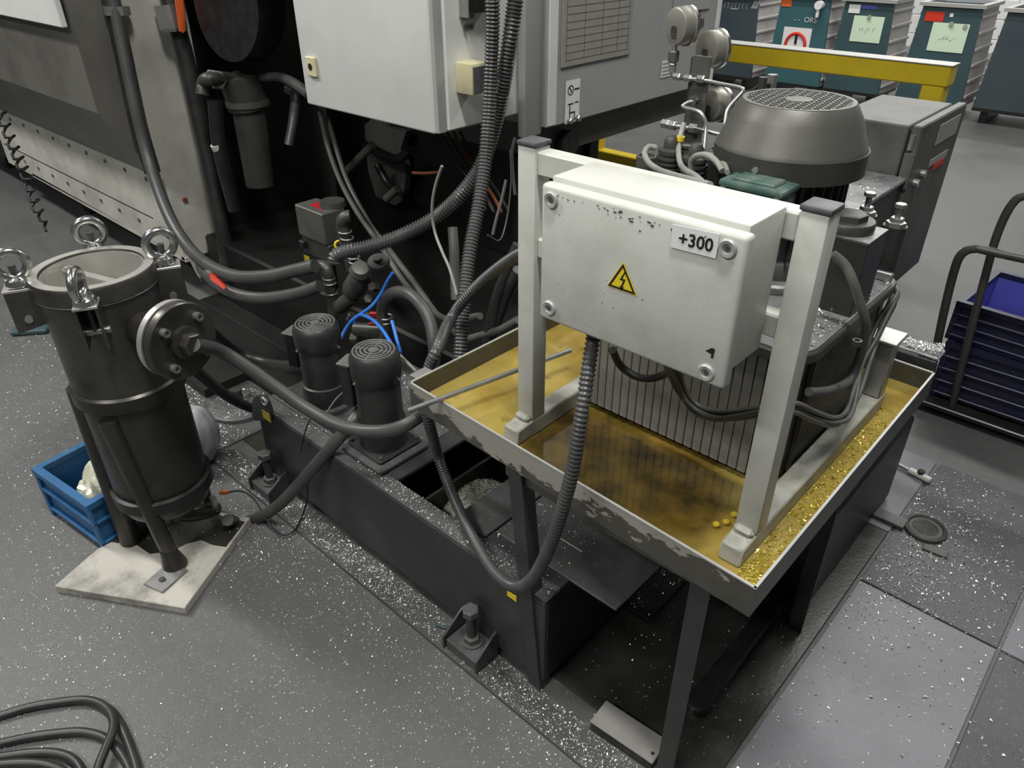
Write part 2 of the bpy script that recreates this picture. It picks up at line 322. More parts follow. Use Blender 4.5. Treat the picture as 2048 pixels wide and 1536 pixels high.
def a_sweep(bm, path, radii, seg=10, closed=False):
    n = len(path); rings = []; u = None
    for i in range(n):
        if closed: d = path[(i + 1) % n] - path[i - 1]
        else: d = path[min(i + 1, n - 1)] - path[max(i - 1, 0)]
        d.normalize()
        if u is None: u = frame_of(d)[0]
        else:
            u = u - d * u.dot(d)
            u = u.normalized() if u.length > 1e-6 else frame_of(d)[0]
        w = d.cross(u); r = radii[i]
        rings.append([bm.verts.new(path[i] + (u * math.cos(2 * math.pi * k / seg) + w * math.sin(2 * math.pi * k / seg)) * r) for k in range(seg)])
    prs = list(zip(rings, rings[1:]))
    if closed: prs.append((rings[-1], rings[0]))
    for a, b in prs:
        for k in range(seg):
            j = (k + 1) % seg
            bm.faces.new((a[k], a[j], b[j], b[k]))
    if not closed:
        bm.faces.new(rings[0][::-1]); bm.faces.new(rings[-1])
def hose(name, pts, r, m, parent=None, seg=12, step=0.02, closed=False, r1=None):
    p = spline(pts, step, closed); n = len(p)
    rr = [r if r1 is None else r + (r1 - r) * i / (n - 1) for i in range(n)]
    bm = bmesh.new(); a_sweep(bm, p, rr, seg, closed)
    return finish(name, bm, m, parent, 50)
def ribbed(name, pts, r, m, parent=None, pitch=0.009, depth=0.19, seg=16, r1=None):
    p = resample(spline(pts, 0.01), pitch / 4); q = []; rr = []
    k = [1.0, 1.0, 1 - depth, 1 - depth]
    n = len(p) - 1
    for i, c in enumerate(p): q.append(c); rr.append((r if r1 is None else r + (r1 - r) * i / n) * k[i % 4])
    bm = bmesh.new(); a_sweep(bm, q, rr, seg)
    return finish(name, bm, m, parent, 60)
def rod(name, pts, r, m, parent=None, seg=10):
    bm = bmesh.new(); a_sweep(bm, [V(p) for p in pts], [r] * len(pts), seg)
    return finish(name, bm, m, parent, 50)
def torus(name, c, axis, R, r, m, parent=None, seg=36, sr=12):
    u, w, d = frame_of(axis); c = V(c)
    pts = [c + (u * math.cos(2 * math.pi * i / seg) + w * math.sin(2 * math.pi * i / seg)) * R for i in range(seg)]
    bm = bmesh.new(); a_sweep(bm, pts, [r] * seg, sr, True)
    return finish(name, bm, m, parent, 70)
def hexa(name, p, axis, r, h, m, parent=None, a0=0.3):
    return lathe(name, [(0, 0), (r, 0), (r, h * 0.88), (r * 0.86, h), (0, h)], p, m, parent, axis, 6, a0, smooth=20)
def ball(name, c, r, m, parent=None, seg=16, sz=1.0):
    k = 8
    return lathe(name, [(r * math.sin(math.pi * i / k), -r * sz * math.cos(math.pi * i / k)) for i in range(k + 1)], c, m, parent, seg=seg, smooth=60)
def quad(name, c, ux, uy, w, h, m, parent, t=0.0008):
    """thin printed sheet lying on a face; c = centre, ux/uy = in-plane axes"""
    c, ux, uy = V(c), V(ux).normalized(), V(uy).normalized(); n = ux.cross(uy)
    p = [c - ux * w / 2 - uy * h / 2, c + ux * w / 2 - uy * h / 2, c + ux * w / 2 + uy * h / 2, c - ux * w / 2 + uy * h / 2]
    return prism(name, p, n * t, m, parent)
def text(name, s, c, ux, uy, size, m, parent, t=0.0006, bold=0.0, sx=1.0):
    cu = bpy.data.curves.new('lettering', 'FONT'); cu.body = s; cu.size = size
    cu.align_x = 'CENTER'; cu.align_y = 'CENTER'; cu.extrude = t; cu.offset = bold; cu.resolution_u = 3
    tmp = bpy.data.objects.new('lettering', cu); COL.objects.link(tmp)
    dg = bpy.context.evaluated_depsgraph_get()
    me = bpy.data.meshes.new_from_object(tmp.evaluated_get(dg))
    bpy.data.objects.remove(tmp)
    bm = bmesh.new(); bm.from_mesh(me); bpy.data.meshes.remove(me)
    ux, uy = V(ux).normalized(), V(uy).normalized(); n = ux.cross(uy)
    mt = Matrix(((ux.x * sx, uy.x, n.x, c[0]), (ux.y * sx, uy.y, n.y, c[1]), (ux.z * sx, uy.z, n.z, c[2]), (0, 0, 0, 1)))
    bmesh.ops.transform(bm, matrix=mt, verts=bm.verts)
    return finish(name, bm, m, parent, 0)
X, Y, Z = V((1, 0, 0)), V((0, 1, 0)), V((0, 0, 1))

# ================================================================ SETTING
floor = tag(box('floor', (-14, 8, -4, 15, -0.06, 0), 'concrete', None, 0), None, None, kind='structure')
def fplate(b, m, h=0.006):
    return box('floor_plate', (b[0], b[1], b[2], b[3], 0.0002, h), m, floor, 0.0015)
fplate((-2.25, -0.300, 0.812, 0.950), 'steel_sheet', 0.010)
fplate((-2.25, -0.300, 0.9515, 2.06), 'sheet_oily', 0.010)  # darker plate: shade under the pan put into the oily colour
fplate((-0.290, 0.070, 0.55, 1.806), 'plate_blue')
fplate((0.078, 0.62, 0.55, 1.806), 'plate_dark')
fplate((-0.290, 0.070, 1.814, 2.545), 'plate_dark')
fplate((0.078, 0.62, 1.814, 2.545), 'plate_blue')
fplate((-0.72, -0.300, 2.07, 2.545), 'plate_blue')
fplate((-3.05, -2.262, 0.812, 1.19), 'steel_sheet', 0.006)
wall = tag(box('wall_back', (-14, 8, 12.2, 12.4, 0, 6), 'wall_white', None, 0), None, None, kind='structure')
blk = None
for row in range(9):
    for i in range(9):
        if blk is None:
            blk = box('wall_block', (-4.4, -3.91, 12.185, 12.205, 0.02, 0.25), 'wall_white', wall, 0.006)
        else:
            dup(blk, (0.5 * i + (0.25 if row % 2 else 0), 0, 0.24 * row))
tag(box('baseboard_back', (-14, 8, 12.15, 12.184, 0, 0.10), 'grey_paint', None, 0.004), None, None, kind='structure')

# ================================================================ BACKGROUND BINS
GB = 'scrap bins lined up along the back wall'
def bin_(x0, x1, m, label, dz=0.0):
    t = thing('scrap_bin', ((x0 + x1) / 2, 8.48, 0), label, 'bin', GB)
    y0, y1, zt, zb = 8.2, 8.76, 0.95 + dz, 0.14
    e = 0.05
    bm = bmesh.new()   # tapered front sheet, leaning out a little to the foot
    a_hexa(bm, [(x0 - e, y0, zb), (x1 + e, y0, zb), (x1 + e, y0 + 0.03, zb), (x0 - e, y0 + 0.03, zb), (x0, y0, zt), (x1, y0, zt), (x1, y0 + 0.03, zt), (x0, y0 + 0.03, zt)])
    finish('sloped_panel', bm, m, t)
    for s, xa, xb in ((1, x1, x1 + e), (-1, x0, x0 - e)):
        bm = bmesh.new()
        a_hexa(bm, [(xb - 0.02 * s, y0 + 0.03, zb), (xb, y0 + 0.03, zb), (xb, y1, zb), (xb - 0.02 * s, y1, zb), (xa - 0.02 * s, y0 + 0.03, zt), (xa, y0 + 0.03, zt), (xa, y1, zt), (xa - 0.02 * s, y1, zt)])
        finish('side_panel', bm, 'bin_side', t)
        for k in range(6):
            f = (k + 0.5) / 6; xx = xb + (xa - xb) * f; zz = zb + (zt - zb) * f
            box('side_rib', (min(xx, xx + 0.018 * s), max(xx, xx + 0.018 * s), y0 + 0.03, y1, zz - 0.012, zz + 0.012), 'bin_side', t, 0.003)
    box('panel', (x0, x1, y1 - 0.03, y1, zb, zt), m, t, 0)
    box('bin_floor', (x0 - e, x1 + e, y0, y1, zb - 0.03, zb), 'black', t, 0)
    box('load', (x0 + 0.02, x1 - 0.02, y0 + 0.03, y1 - 0.03, zt - 0.18, zt - 0.09), 'bin_in', t, 0.02)
    bm = bmesh.new()
    for b in ((x0 - 0.03, x1 + 0.03, y0 - 0.03, y0 + 0.03, zt, zt + 0.03), (x0 - 0.03, x1 + 0.03, y1 - 0.03, y1 + 0.03, zt, zt + 0.03),
              (x0 - 0.03, x0 + 0.02, y0 + 0.03, y1 - 0.03, zt, zt + 0.03), (x1 - 0.02, x1 + 0.03, y0 + 0.03, y1 - 0.03, zt, zt + 0.03)): a_box(bm, b)
    finish('rim', bm, 'rim', t)
    for xx in (x0 + 0.02, x1 - 0.08):
        box('skid', (xx, xx + 0.06, y0 + 0.06, y1, 0, zb - 0.03), 'black', t, 0.004)
    return t
ux, uz = X, Z
def onb(x, z, w, h, m, t, name, d=0.004):
    return quad(name, (x, 8.2 - d, z), X, Z, w, h, m, t, 0.002)
def scribble(c, w, h, par):
    n = 5
    for i in range(n):          # five illegible pencil characters
        x0 = c[0] - w / 2 + w * i / n
        pts = [(x0 + w / n * 0.7 * RND.random(), c[1], c[2] + h * (RND.random() - 0.5)) for _ in range(4)]
        rod('handwriting', pts, 0.0022, 'pencil', par, 5)
b = bin_(-4.50, -4.02, 'teal_dark', 'dark teal scrap bin with faded white lettering, end of the bin row', -0.03)
for i, (w_, h_) in enumerate(((0.028, 0.05), (0.034, 0.045), (0.026, 0.05), (0.03, 0.04), (0.034, 0.05), (0.028, 0.045), (0.03, 0.05))):
    onb(-4.39 + 0.043 * i, 0.855 + 0.004 * (i % 2), w_, 0.007, 'ink_faded', b, 'worn_print'); onb(-4.39 + 0.043 * i - 0.01, 0.835, 0.007, h_, 'ink_faded', b, 'worn_print')
onb(-4.28, 0.808, 0.085, 0.007, 'ink_white', b, 'worn_print')
for i in range(4):
    prism('logo_stripe', [(-4.085 + 0.018 * i, 8.197, 0.825), (-4.077 + 0.018 * i, 8.197, 0.825), (-4.050 + 0.018 * i, 8.197, 0.90), (-4.058 + 0.018 * i, 8.197, 0.90)], (0, -0.002, 0), 'ink_white', b)
b = bin_(-3.76, -3.25, 'teal_bright', 'bright teal scrap bin with round red sign and orange sticker', 0.0)
onb(-3.70, 0.93, 0.11, 0.13, 'orange', b, 'sticker')
text('lettering', '- -  ORS', (-3.47, 8.195, 0.755), X, Z, 0.072, 'ink_white', b)
onb(-3.53, 0.53, 0.30, 0.30, 'paper', b, 'sign_sheet')
torus('sign_ring', (-3.53, 8.192, 0.52), Y, 0.105, 0.016, 'red', b, 28, 8)
obox('sign_pointer', (-3.53, 8.19, 0.575), (0.025, 0.006, 0.10), 0, 'ink', b, 0)
cyl('latch_knob', (-3.34, 8.2, 0.90), (-3.34, 8.13, 0.90), 0.04, 'paper', b)
box('latch_tail', (-3.355, -3.325, 8.14, 8.16, 0.79, 0.87), 'paper', b, 0.004)
b = bin_(-3.10, -2.64, 'teal', 'dark teal scrap bin with green note under a small white label', 0.0)
onb(-3.00, 0.885, 0.11, 0.075, 'paper', b, 'label_sheet')
onb(-2.86, 0.905, 0.14, 0.03, 'crate_violet', b, 'blue_strip')
onb(-2.84, 0.715, 0.29, 0.23, 'note', b, 'note_sheet')
scribble((-2.84, 8.191, 0.715), 0.16, 0.05, b)
cyl('magnet', (-2.84, 8.194, 0.825), (-2.84, 8.18, 0.825), 0.018, 'rim', b, 14)
b = bin_(-2.38, -1.88, 'teal', 'dark teal scrap bin with green note and red sticker', 0.0)
onb(-2.26, 0.865, 0.16, 0.08, 'red', b, 'sticker')
onb(-2.10, 0.70, 0.31, 0.24, 'note', b, 'note_sheet')
scribble((-2.10, 8.191, 0.70), 0.16, 0.05, b)
cyl('magnet', (-2.10, 8.194, 0.815), (-2.10, 8.18, 0.815), 0.02, 'rim', b, 14)
onb(-2.12, 0.885, 0.03, 0.03, 'paper', b, 'scratch_mark')
cyl('rivet', (-1.98, 8.2, 0.80), (-1.98, 8.185, 0.80), 0.02, 'rim', b, 12)
b = bin_(-1.68, -1.15, 'teal_dark', 'dark teal scrap bin without any notes beside the noted ones', -0.01)

# ================================================================ YELLOW BARRIER
t = thing('safety_barrier', (-2.0, 4.55, 0), 'yellow painted steel safety barrier of square tube standing on floor', 'barrier')
box('top_rail', (-3.4, -1.09, 4.48, 4.60, 0.90, 1.0), 'yellow', t, 0.006)
box('rail_cap', (-3.4, -1.085, 4.475, 4.605, 1.0, 1.006), 'rim', t, 0.001)
box('post', (-1.21, -1.10, 4.485, 4.595, 0.02, 0.90), 'yellow', t, 0.006)
box('post', (-3.4, -3.29, 4.485, 4.595, 0.02, 0.90), 'yellow', t, 0.006)
box('bottom_rail', (-3.8, -1.21, 4.49, 4.59, 0.10, 0.20), 'yellow', t, 0.006)
box('foot_plate', (-1.27, -1.04, 4.43, 4.65, 0, 0.02), 'yellow', t, 0.002)
box('foot_plate', (-3.46, -3.23, 4.43, 4.65, 0, 0.02), 'yellow', t, 0.002)

# ================================================================ TROLLEY AND CRATES
t = thing('hand_trolley', (-0.25, 2.95, 0), 'trolley with bent steel tube handles carrying navy crates', 'trolley')
box('platform', (-0.50, 0.12, 2.84, 3.36, 0.035, 0.055), 'black', t, 0.004)
for (wx, wy) in ((-0.42, 2.92), (0.05, 2.92), (-0.42, 3.28), (0.05, 3.28)):
    cyl('wheel', (wx - 0.012, wy, 0.0175), (wx + 0.012, wy, 0.0175), 0.0175, 'black', t, 18, ch=0.003)
hose('handle', [(-0.452, 2.86, 0.05), (-0.466, 2.84, 0.25), (-0.478, 2.80, 0.45), (-0.482, 2.76, 0.62), (-0.474, 2.75, 0.685), (-0.440, 2.75, 0.712), (-0.38, 2.75, 0.714), (0.06, 2.75, 0.716), (0.115, 2.755, 0.66), (0.115, 2.84, 0.05)], 0.0145, 'cast', t, 14)
hose('handle', [(-0.36, 2.885, 0.05), (-0.375, 2.84, 0.30), (-0.395, 2.815, 0.60), (-0.402, 2.80, 0.76), (-0.392, 2.80, 0.86), (-0.365, 2.80, 0.895), (-0.30, 2.80, 0.905), (0.0, 2.80, 0.905), (0.05, 2.80, 0.84), (0.06, 2.88, 0.05)], 0.0135, 'cast', t, 14)
def crate(c, sx, sy, z0, z1, rz, m, label, inner=None, ribs=3, wall=0.008, win=False):
    t = thing('plastic_crate', (c[0], c[1], z0), label, 'crate', None)
    rot = Matrix.Rotation(rz, 4, 'Z')
    def part(name, b, mm, bev=0.003):
        bm = bmesh.new(); a_box(bm, b); bevel(bm, bev)
        bmesh.ops.transform(bm, matrix=Matrix.Translation((c[0], c[1], 0)) @ rot, verts=bm.verts)
        return finish(name, bm, mm, t)
    hx, hy = sx / 2, sy / 2; ti = 0.012
    part('crate_floor', (-hx + ti, hx - ti, -hy + ti, hy - ti, z0, z0 + 0.008), inner or m, 0.001)
    for nm, b in (('wall', (-hx + ti, hx - ti, -hy + ti, -hy + ti + wall, z0, z1 - 0.02)), ('wall', (-hx + ti, hx - ti, hy - ti - wall, hy - ti, z0, z1 - 0.02)),
                  ('wall', (-hx + ti, -hx + ti + wall, -hy + ti + wall, hy - ti - wall, z0, z1 - 0.02)), ('wall', (hx - ti - wall, hx - ti, -hy + ti + wall, hy - ti - wall, z0, z1 - 0.02))):
        part(nm, b, m, 0.001)
        if inner:
            k_ = [b[0], b[1], b[2], b[3], z0 + 0.009, z1 - 0.021]
            if b[1] - b[0] < 0.02: k_[0 if b[0] > 0 else 1] = b[0] - 0.001 if b[0] > 0 else b[1] + 0.001; k_[1 if b[0] > 0 else 0] = b[0] if b[0] > 0 else b[1]
            else: k_[2 if b[2] > 0 else 3] = b[2] - 0.001 if b[2] > 0 else b[3] + 0.001; k_[3 if b[2] > 0 else 2] = b[2] if b[2] > 0 else b[3]
            part('inner_face', tuple(k_), inner, 0)
    bm = bmesh.new()
    for b in ((-hx, hx, -hy, -hy + 0.024, z1 - 0.02, z1), (-hx, hx, hy - 0.024, hy, z1 - 0.02, z1), (-hx, -hx + 0.024, -hy + 0.024, hy - 0.024, z1 - 0.02, z1), (hx - 0.024, hx, -hy + 0.024, hy - 0.024, z1 - 0.02, z1)): a_box(bm, b)
    bmesh.ops.transform(bm, matrix=Matrix.Translation((c[0], c[1], 0)) @ rot, verts=bm.verts)
    finish('rim', bm, m, t)
    for k in range(ribs):
        zz = z0 + (z1 - z0 - 0.03) * (k + 0.35) / ribs
        part('rib', (-hx, hx, -hy, -hy + ti, zz, zz + 0.010), m, 0.002)
        part('rib', (hx - ti, hx, -hy + ti, hy - ti, zz, zz + 0.010), m, 0.002)
        part('rib', (-hx, -hx + ti, -hy + ti, hy - ti, zz, zz + 0.010), m, 0.002)
    for sxn in (-1, 1):
        part('corner_post', (sxn * hx - (0.02 if sxn > 0 else 0), sxn * hx + (0.02 if sxn < 0 else 0), -hy + 0.001, -hy + 0.012, z0, z1 - 0.02), m, 0.002)
    return t
g = 'navy crates stacked on the trolley'
c0 = crate((-0.235, 3.105), 0.44, 0.42, 0.056, 0.295, math.radians(0), 'crate_navy', 'navy plastic crate, lower one of the stack on the trolley', None, 4)
c1 = crate((-0.225, 3.11), 0.46, 0.42, 0.297, 0.452, math.radians(-4), 'crate_navy', 'open navy plastic crate with violet inside, topmost on the trolley', 'crate_violet', 3)
for o in (c0, c1): o['group'] = g

# ================================================================ REAR CONTROL BOX AND RESERVOIR
t = thing('chip_tank', (-0.80, 2.1, 0), 'grey steel tank with chip-strewn top behind the drip pan', 'tank')
box('body', (-1.05, -0.606, 1.86, 2.318, 0.42, 1.00), 'dark_paint', t, 0.006)
box('top_plate', (-1.06, -0.598, 1.85, 2.322, 1.00, 1.012), 'lid_dust', t, 0.002)
for (x, y) in ((-1.02, 1.9), (-0.66, 1.9), (-1.02, 2.25), (-0.66, 2.25)):
    box('leg', (x, x + 0.05, y, y + 0.05, 0, 0.42), 'black', t, 0.003)
t = thing('control_box', (-0.72, 2.53, 0.0), 'dark grey control box with red marked door behind the chip tank', 'control box')
for (x, y) in ((-0.83, 2.36), (-0.70, 2.36), (-0.83, 2.68), (-0.70, 2.68)):
    box('leg', (x, x + 0.04, y, y + 0.04, 0.0, 0.62), 'black', t, 0.002)
box('body', (-0.852, -0.632, 2.335, 2.735, 0.62, 1.150), 'grey_dirty', t, 0.004)
dr = box('door', (-0.622, -0.594, 2.325, 2.745, 0.62, 1.155), 'grey_dirty', t, 0.004)
box('door_gap', (-0.632, -0.622, 2.345, 2.725, 1.02, 1.14), 'black', t, 0)
box('nameplate', (-0.5945, -0.592, 2.50, 2.70, 1.07, 1.13), 'rim', dr, 0.001)
box('red_strip', (-0.5945, -0.5915, 2.55, 2.66, 0.985, 1.005), 'red', dr, 0.001)
box('white_strip', (-0.5945, -0.592, 2.50, 2.67, 1.006, 1.028), 'rim', dr, 0.001)
cyl('lock', (-0.594, 2.44, 1.00), (-0.580, 2.44, 1.00), 0.012, 'zinc', dr, 14)
cyl('lock', (-0.594, 2.385, 0.985), (-0.578, 2.385, 0.985), 0.012, 'zinc', dr, 14)
cyl('hinge_pin', (-0.612, 2.322, 1.09), (-0.612, 2.322, 1.13), 0.008, 'zinc', dr, 10)
box('hinge_plate', (-0.622, -0.592, 2.318, 2.326, 0.98, 1.08), 'grey_dirty', dr, 0.001)

# ================================================================ MACHINE: LEFT MODULE
mg = thing('machine_cover', (-5.0, 1.5, 0), 'beige machine cover with riveted lower panel and steel hood', 'machine cover')
box('riveted_panel', (-5.95, -3.50, 1.40, 1.43, 0.26, 0.64), 'cream_dirty', mg, 0.003)
prism('panel_lip', [(-5.5, 1.40, 0.255), (-3.46, 1.40, 0.235), (-3.46, 1.43, 0.235), (-5.5, 1.43, 0.255)], (0, 0, 0.022), 'cream_dirty', mg)
box('panel_seam', (-5.90, -3.72, 1.3985, 1.40, 0.395, 0.400), 'ink', mg, 0)
rv = None
for i in range(9):
    for z in (0.605, 0.345):
        p = (-5.55 + 0.235 * i, 1.40, z)
        if rv is None: rv = cyl('rivet', p, (p[0], 1.394, z), 0.010, 'cap', mg, 10)
        else: dup(rv, (0.235 * i, 0, z - 0.605))
prism('side_panel', [(-3.47, 1.40, 0.24), (-3.47, 1.64, 0.26), (-3.47, 1.72, 2.4), (-3.47, 1.25, 2.4), (-3.47, 1.22, 1.0), (-3.47, 1.40, 0.64)], (-0.03, 0, 0), 'cream_dirty', mg)
prism('hood_front', [(-7.5, 1.20, 0.965), (-3.475, 1.20, 0.965), (-3.475, 1.20, 2.2), (-7.5, 1.20, 2.2)], (0, 0.02, 0), 'hood', mg)
prism('hood_underside', [(-7.5, 1.20, 0.965), (-3.475, 1.20, 0.965), (-3.50, 1.40, 0.64), (-7.5, 1.40, 0.64)], (0, 0.012, 0.012), 'hood', mg)
prism('hood_side', [(-3.465, 1.20, 0.965), (-3.465, 1.385, 0.655), (-3.465, 1.345, 1.3), (-3.465, 1.335, 2.2), (-3.465, 1.20, 2.2)], (-0.01, 0, 0), 'hood', mg)
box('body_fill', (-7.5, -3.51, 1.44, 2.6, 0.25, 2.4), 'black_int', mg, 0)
box('white_door', (-7.5, -3.49, 1.165, 1.19, 1.292, 2.2), 'cream_clean', mg, 0.004)
for x in (-7.0, -5.4, -3.7):
    box('foot', (x, x + 0.12, 1.6, 1.72, 0, 0.25), 'black', mg, 0.004)
box('side_bolt', (-3.475, -3.462, 1.335, 1.352, 1.0, 1.03), 'zinc', mg, 0.003)
cyl('side_screw', (-3.47, 1.47, 0.53), (-3.458, 1.47, 0.53), 0.011, 'copper', mg, 12)

# ================================================================ MACHINE: BED AND RECESS
t = thing('machine_bed', (-2.5, 2.0, 0), 'black oily machine bed with dim recess behind the pumps', 'machine bed')
box('oily_shade_slab', (-4.25, -3.06, 0.99, 1.40, 0.0005, 0.05), 'black_int', t, 0.004)  # black oily slabs, also standing in for shadow under the cover
box('oily_shade_slab', (-3.06, -2.62, 1.00, 1.40, 0.0065, 0.05), 'black_int', t, 0.004)
box('oily_shade_slab', (-3.42, -2.62, 1.40, 1.50, 0.0005, 0.05), 'black_int', t, 0.004)
box('oily_shade_slab', (-2.62, -2.27, 1.195, 1.50, 0.0005, 0.05), 'black_int', t, 0.004)
box('oily_shade_slab', (-2.27, -1.98, 1.16, 1.50, 0.0105, 0.05), 'black_int', t, 0.004)
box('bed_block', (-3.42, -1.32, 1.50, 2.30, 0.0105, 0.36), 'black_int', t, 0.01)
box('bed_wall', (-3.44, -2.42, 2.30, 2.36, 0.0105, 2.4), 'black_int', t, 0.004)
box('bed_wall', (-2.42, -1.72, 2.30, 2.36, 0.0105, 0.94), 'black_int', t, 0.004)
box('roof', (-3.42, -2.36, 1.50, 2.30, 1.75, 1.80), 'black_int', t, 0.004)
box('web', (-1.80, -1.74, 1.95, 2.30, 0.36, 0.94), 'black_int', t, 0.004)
prism('grey_casting', [(-2.8555, 2.2200, 0.8249), (-2.7042, 2.2200, 0.8326), (-2.7589, 2.2200, 0.7379), (-2.7284, 2.2200, 0.6386), (-2.7721, 2.2200, 0.4966), (-2.8346, 2.2200, 0.4527), (-2.9815, 2.2200, 0.4636), (-3.0274, 2.2200, 0.5933), (-3.0161, 2.2200, 0.8119), (-2.9433, 2.2200, 0.8572)], (0, 0.04, 0), 'grey_dirty', t, 0.003)
lathe('round_cover', [(0, 0), (0.19, 0), (0.21, 0.03), (0.21, 0.14), (0, 0.14)], (-3.0500, 1.7690, 1.3570), 'black', t, (0.1, -1, 0.1), 36)
hose('bed_rib', [(-2.9302, 2.1500, 0.7453), (-2.7136, 2.1500, 0.7188), (-2.6016, 2.1500, 0.7788)], 0.022, 'black', t)
hose('bed_rib', [(-2.8095, 2.1200, 0.6798), (-2.7468, 2.1200, 0.6101), (-2.6776, 2.1200, 0.5892)], 0.018, 'black', t)

# ================================================================ WHITE ELECTRICAL CABINET
t = thing('electrical_cabinet', (-2.0, 1.72, 1.11), 'large white electrical cabinet hanging on the machine beside corrugated hoses', 'cabinet')
box('body', (-2.335, -1.672, 1.535, 1.885, 1.112, 2.3), 'cream_clean', t, 0.006)
d = box('door', (-2.345, -1.690, 1.495, 1.530, 1.108, 2.3), 'cream_clean', t, 0.008, 3)
box('door_edge_strip', (-1.690, -1.676, 1.500, 1.534, 1.112, 2.3), 'grey_paint', t, 0.002)
box('door_gasket', (-2.30, -1.70, 1.530, 1.536, 1.125, 2.28), 'ink', t, 0)
pl = (-2.2783, 1.4940, 1.2367)
lk = obox('lock_plate', (pl[0], pl[1] - 0.004, pl[2]), (0.052, 0.010, 0.062), 0, 'ivory', d, 0.003)
cyl('keyhole', (pl[0], pl[1] - 0.0092, pl[2]), (pl[0], pl[1] - 0.0105, pl[2]), 0.011, 'ink', lk, 14)
hb = (-1.6520, 1.6075, 1.2578)
box('switch_cover', (-1.6725, -1.605, 1.572, 1.640, 1.218, 1.302), 'ivory', t, 0.004, 2)
box('switch_panel', (-1.606, -1.602, 1.578, 1.636, 1.224, 1.294), 'cap', t, 0.001)
sk = (-1.6720, 1.6506, 1.4451)
box('socket', (-1.672, -1.63, sk[1] - 0.045, sk[1] + 0.05, sk[2] - 0.02, sk[2] + 0.10), 'black', t, 0.008, 2)
box('socket_bracket', (-1.672, -1.635, sk[1] - 0.055, sk[1] - 0.048, sk[2] - 0.03, sk[2] + 0.09), 'zinc', t, 0.002)
s1 = (-1.6710, 1.6322, 1.4160)
for dz, w in ((0, 0.05), (-0.028, 0.04)):
    quad('worn_label', (-1.6715, s1[1], s1[2] + dz), Y, Z, w, 0.018, 'grey_paint', t)
for dz in (0.0, -0.028):
    for k in range(5):
        quad('worn_print', (-1.6705, s1[1] - 0.016 + 0.008 * k, s1[2] + dz), Y, Z, 0.004, 0.006 + 0.004 * (k % 2), 'cap', t)

# ================================================================ GREY CABINET BESIDE COLUMN
t = thing('grey_cabinet', (-2.0, 2.4, 0.95), 'light grey machine cabinet with engraved data plate beside the column', 'cabinet')
box('body', (-2.40, -1.602, 1.905, 2.93, 1.068, 2.4), 'grey_paint', t, 0.004)
box('edge_strip', (-1.602, -1.597, 1.905, 1.945, 1.075, 2.3), 'cream_clean', t, 0.001)
box('trim', (-1.63, -1.597, 2.93, 2.955, 1.068, 2.4), 'cream_clean', t, 0.002)
box('skirt', (-2.35, -1.655, 1.93, 2.90, 0.955, 1.068), 'grey_dirty', t, 0.004)
cyl('cable_port', (-1.6550, 2.0569, 0.9867), (-1.62, (-1.6550, 2.0569, 0.9867)[1], (-1.6550, 2.0569, 0.9867)[2]), 0.045, 'black', t, 24)
pa, pb, pc = (-1.6000, 1.9642, 1.2458), (-1.6000, 2.3406, 1.2492), (-1.6000, 2.3178, 1.4158)
dp = box('data_plate', (-1.6005, -1.596, pa[1], pb[1], pa[2], pa[2] + 0.34), mat('plate_tint', (0.30, 0.295, 0.26), 0.5, dirt=(0.22, 0.21, 0.18), amt=0.5, scale=20), t, 0.001)
w = pb[1] - pa[1]
ln = None
for i in range(13):
    z = pa[2] + 0.018 + 0.022 * i
    if ln is None: ln = box('engraved_line', (-1.5965, -1.5956, pa[1] + 0.02, pb[1] - 0.02, z, z + 0.0018), 'cap', dp, 0)
    else: dup(ln, (0, 0, 0.022 * i))
for f in (0.055, 0.30, 0.55, 0.78, 0.945):
    box('engraved_rule', (-1.5965, -1.5956, pa[1] + w * f, pa[1] + w * f + 0.002, pa[2] + 0.02, pa[2] + 0.30), 'cap', dp, 0)
ss = (-1.6000, 2.0321, 1.1340)
st = quad('sticker', (-1.6005, ss[1], ss[2]), Y, Z, 0.075, 0.135, 'paper', t)
torus('pictogram_ring', (-1.599, ss[1] - 0.012, ss[2] + 0.038), X, 0.014, 0.0012, 'ink', st, 24, 6)
obox('pictogram_bar', (-1.599, ss[1] - 0.012, ss[2] + 0.038), (0.001, 0.003, 0.026), 0, 'ink', st, 0, (0.7, 'X'))
for k, (dy, dz, w_, h_) in enumerate(((0.020, 0.038, 0.026, 0.004), (-0.01, -0.006, 0.03, 0.003), (0.022, -0.004, 0.018, 0.003), (-0.014, -0.030, 0.004, 0.045), (0.0, -0.034, 0.026, 0.004), (0.012, -0.046, 0.004, 0.024), (-0.004, -0.058, 0.010, 0.003))):
    quad('pictogram_stroke', (-1.5995, ss[1] + dy, ss[2] + dz), Y, Z, w_, h_, 'ink', st)
s2 = (-1.6000, 2.5996, 1.1673)
st = quad('small_label', (-1.6005, s2[1], s2[2]), Y, Z, 0.075, 0.060, 'paper', t)
for k in range(4): quad('label_line', (-1.5995, s2[1], s2[2] + 0.02 - 0.013 * k), Y, Z, 0.066, 0.005, 'grey_paint', st)
s3 = (-1.6000, 2.8021, 1.3161)
text('stencil_number', 'E', (-1.599, s3[1] - 0.01, s3[2] + 0.028), Y, Z, 0.05, 'ink', t)
text('stencil_number', '0735', (-1.599, s3[1], s3[2] - 0.012), Y, Z, 0.042, 'ink', t, sx=0.8)
for q in ((-1.6000, 2.0142, 1.0761), (-1.6000, 2.0572, 1.0770)):
    hexa('corner_bolt', (-1.602, q[1], q[2]), X, 0.011, 0.018, 'zinc', t)
s4 = (-1.6000, 2.7425, 1.3816)
box('type_plate', (-1.6005, -1.597, s4[1] - 0.14, s4[1] + 0.12, s4[2] - 0.03, s4[2] + 0.2), 'grey_paint', t, 0.001)
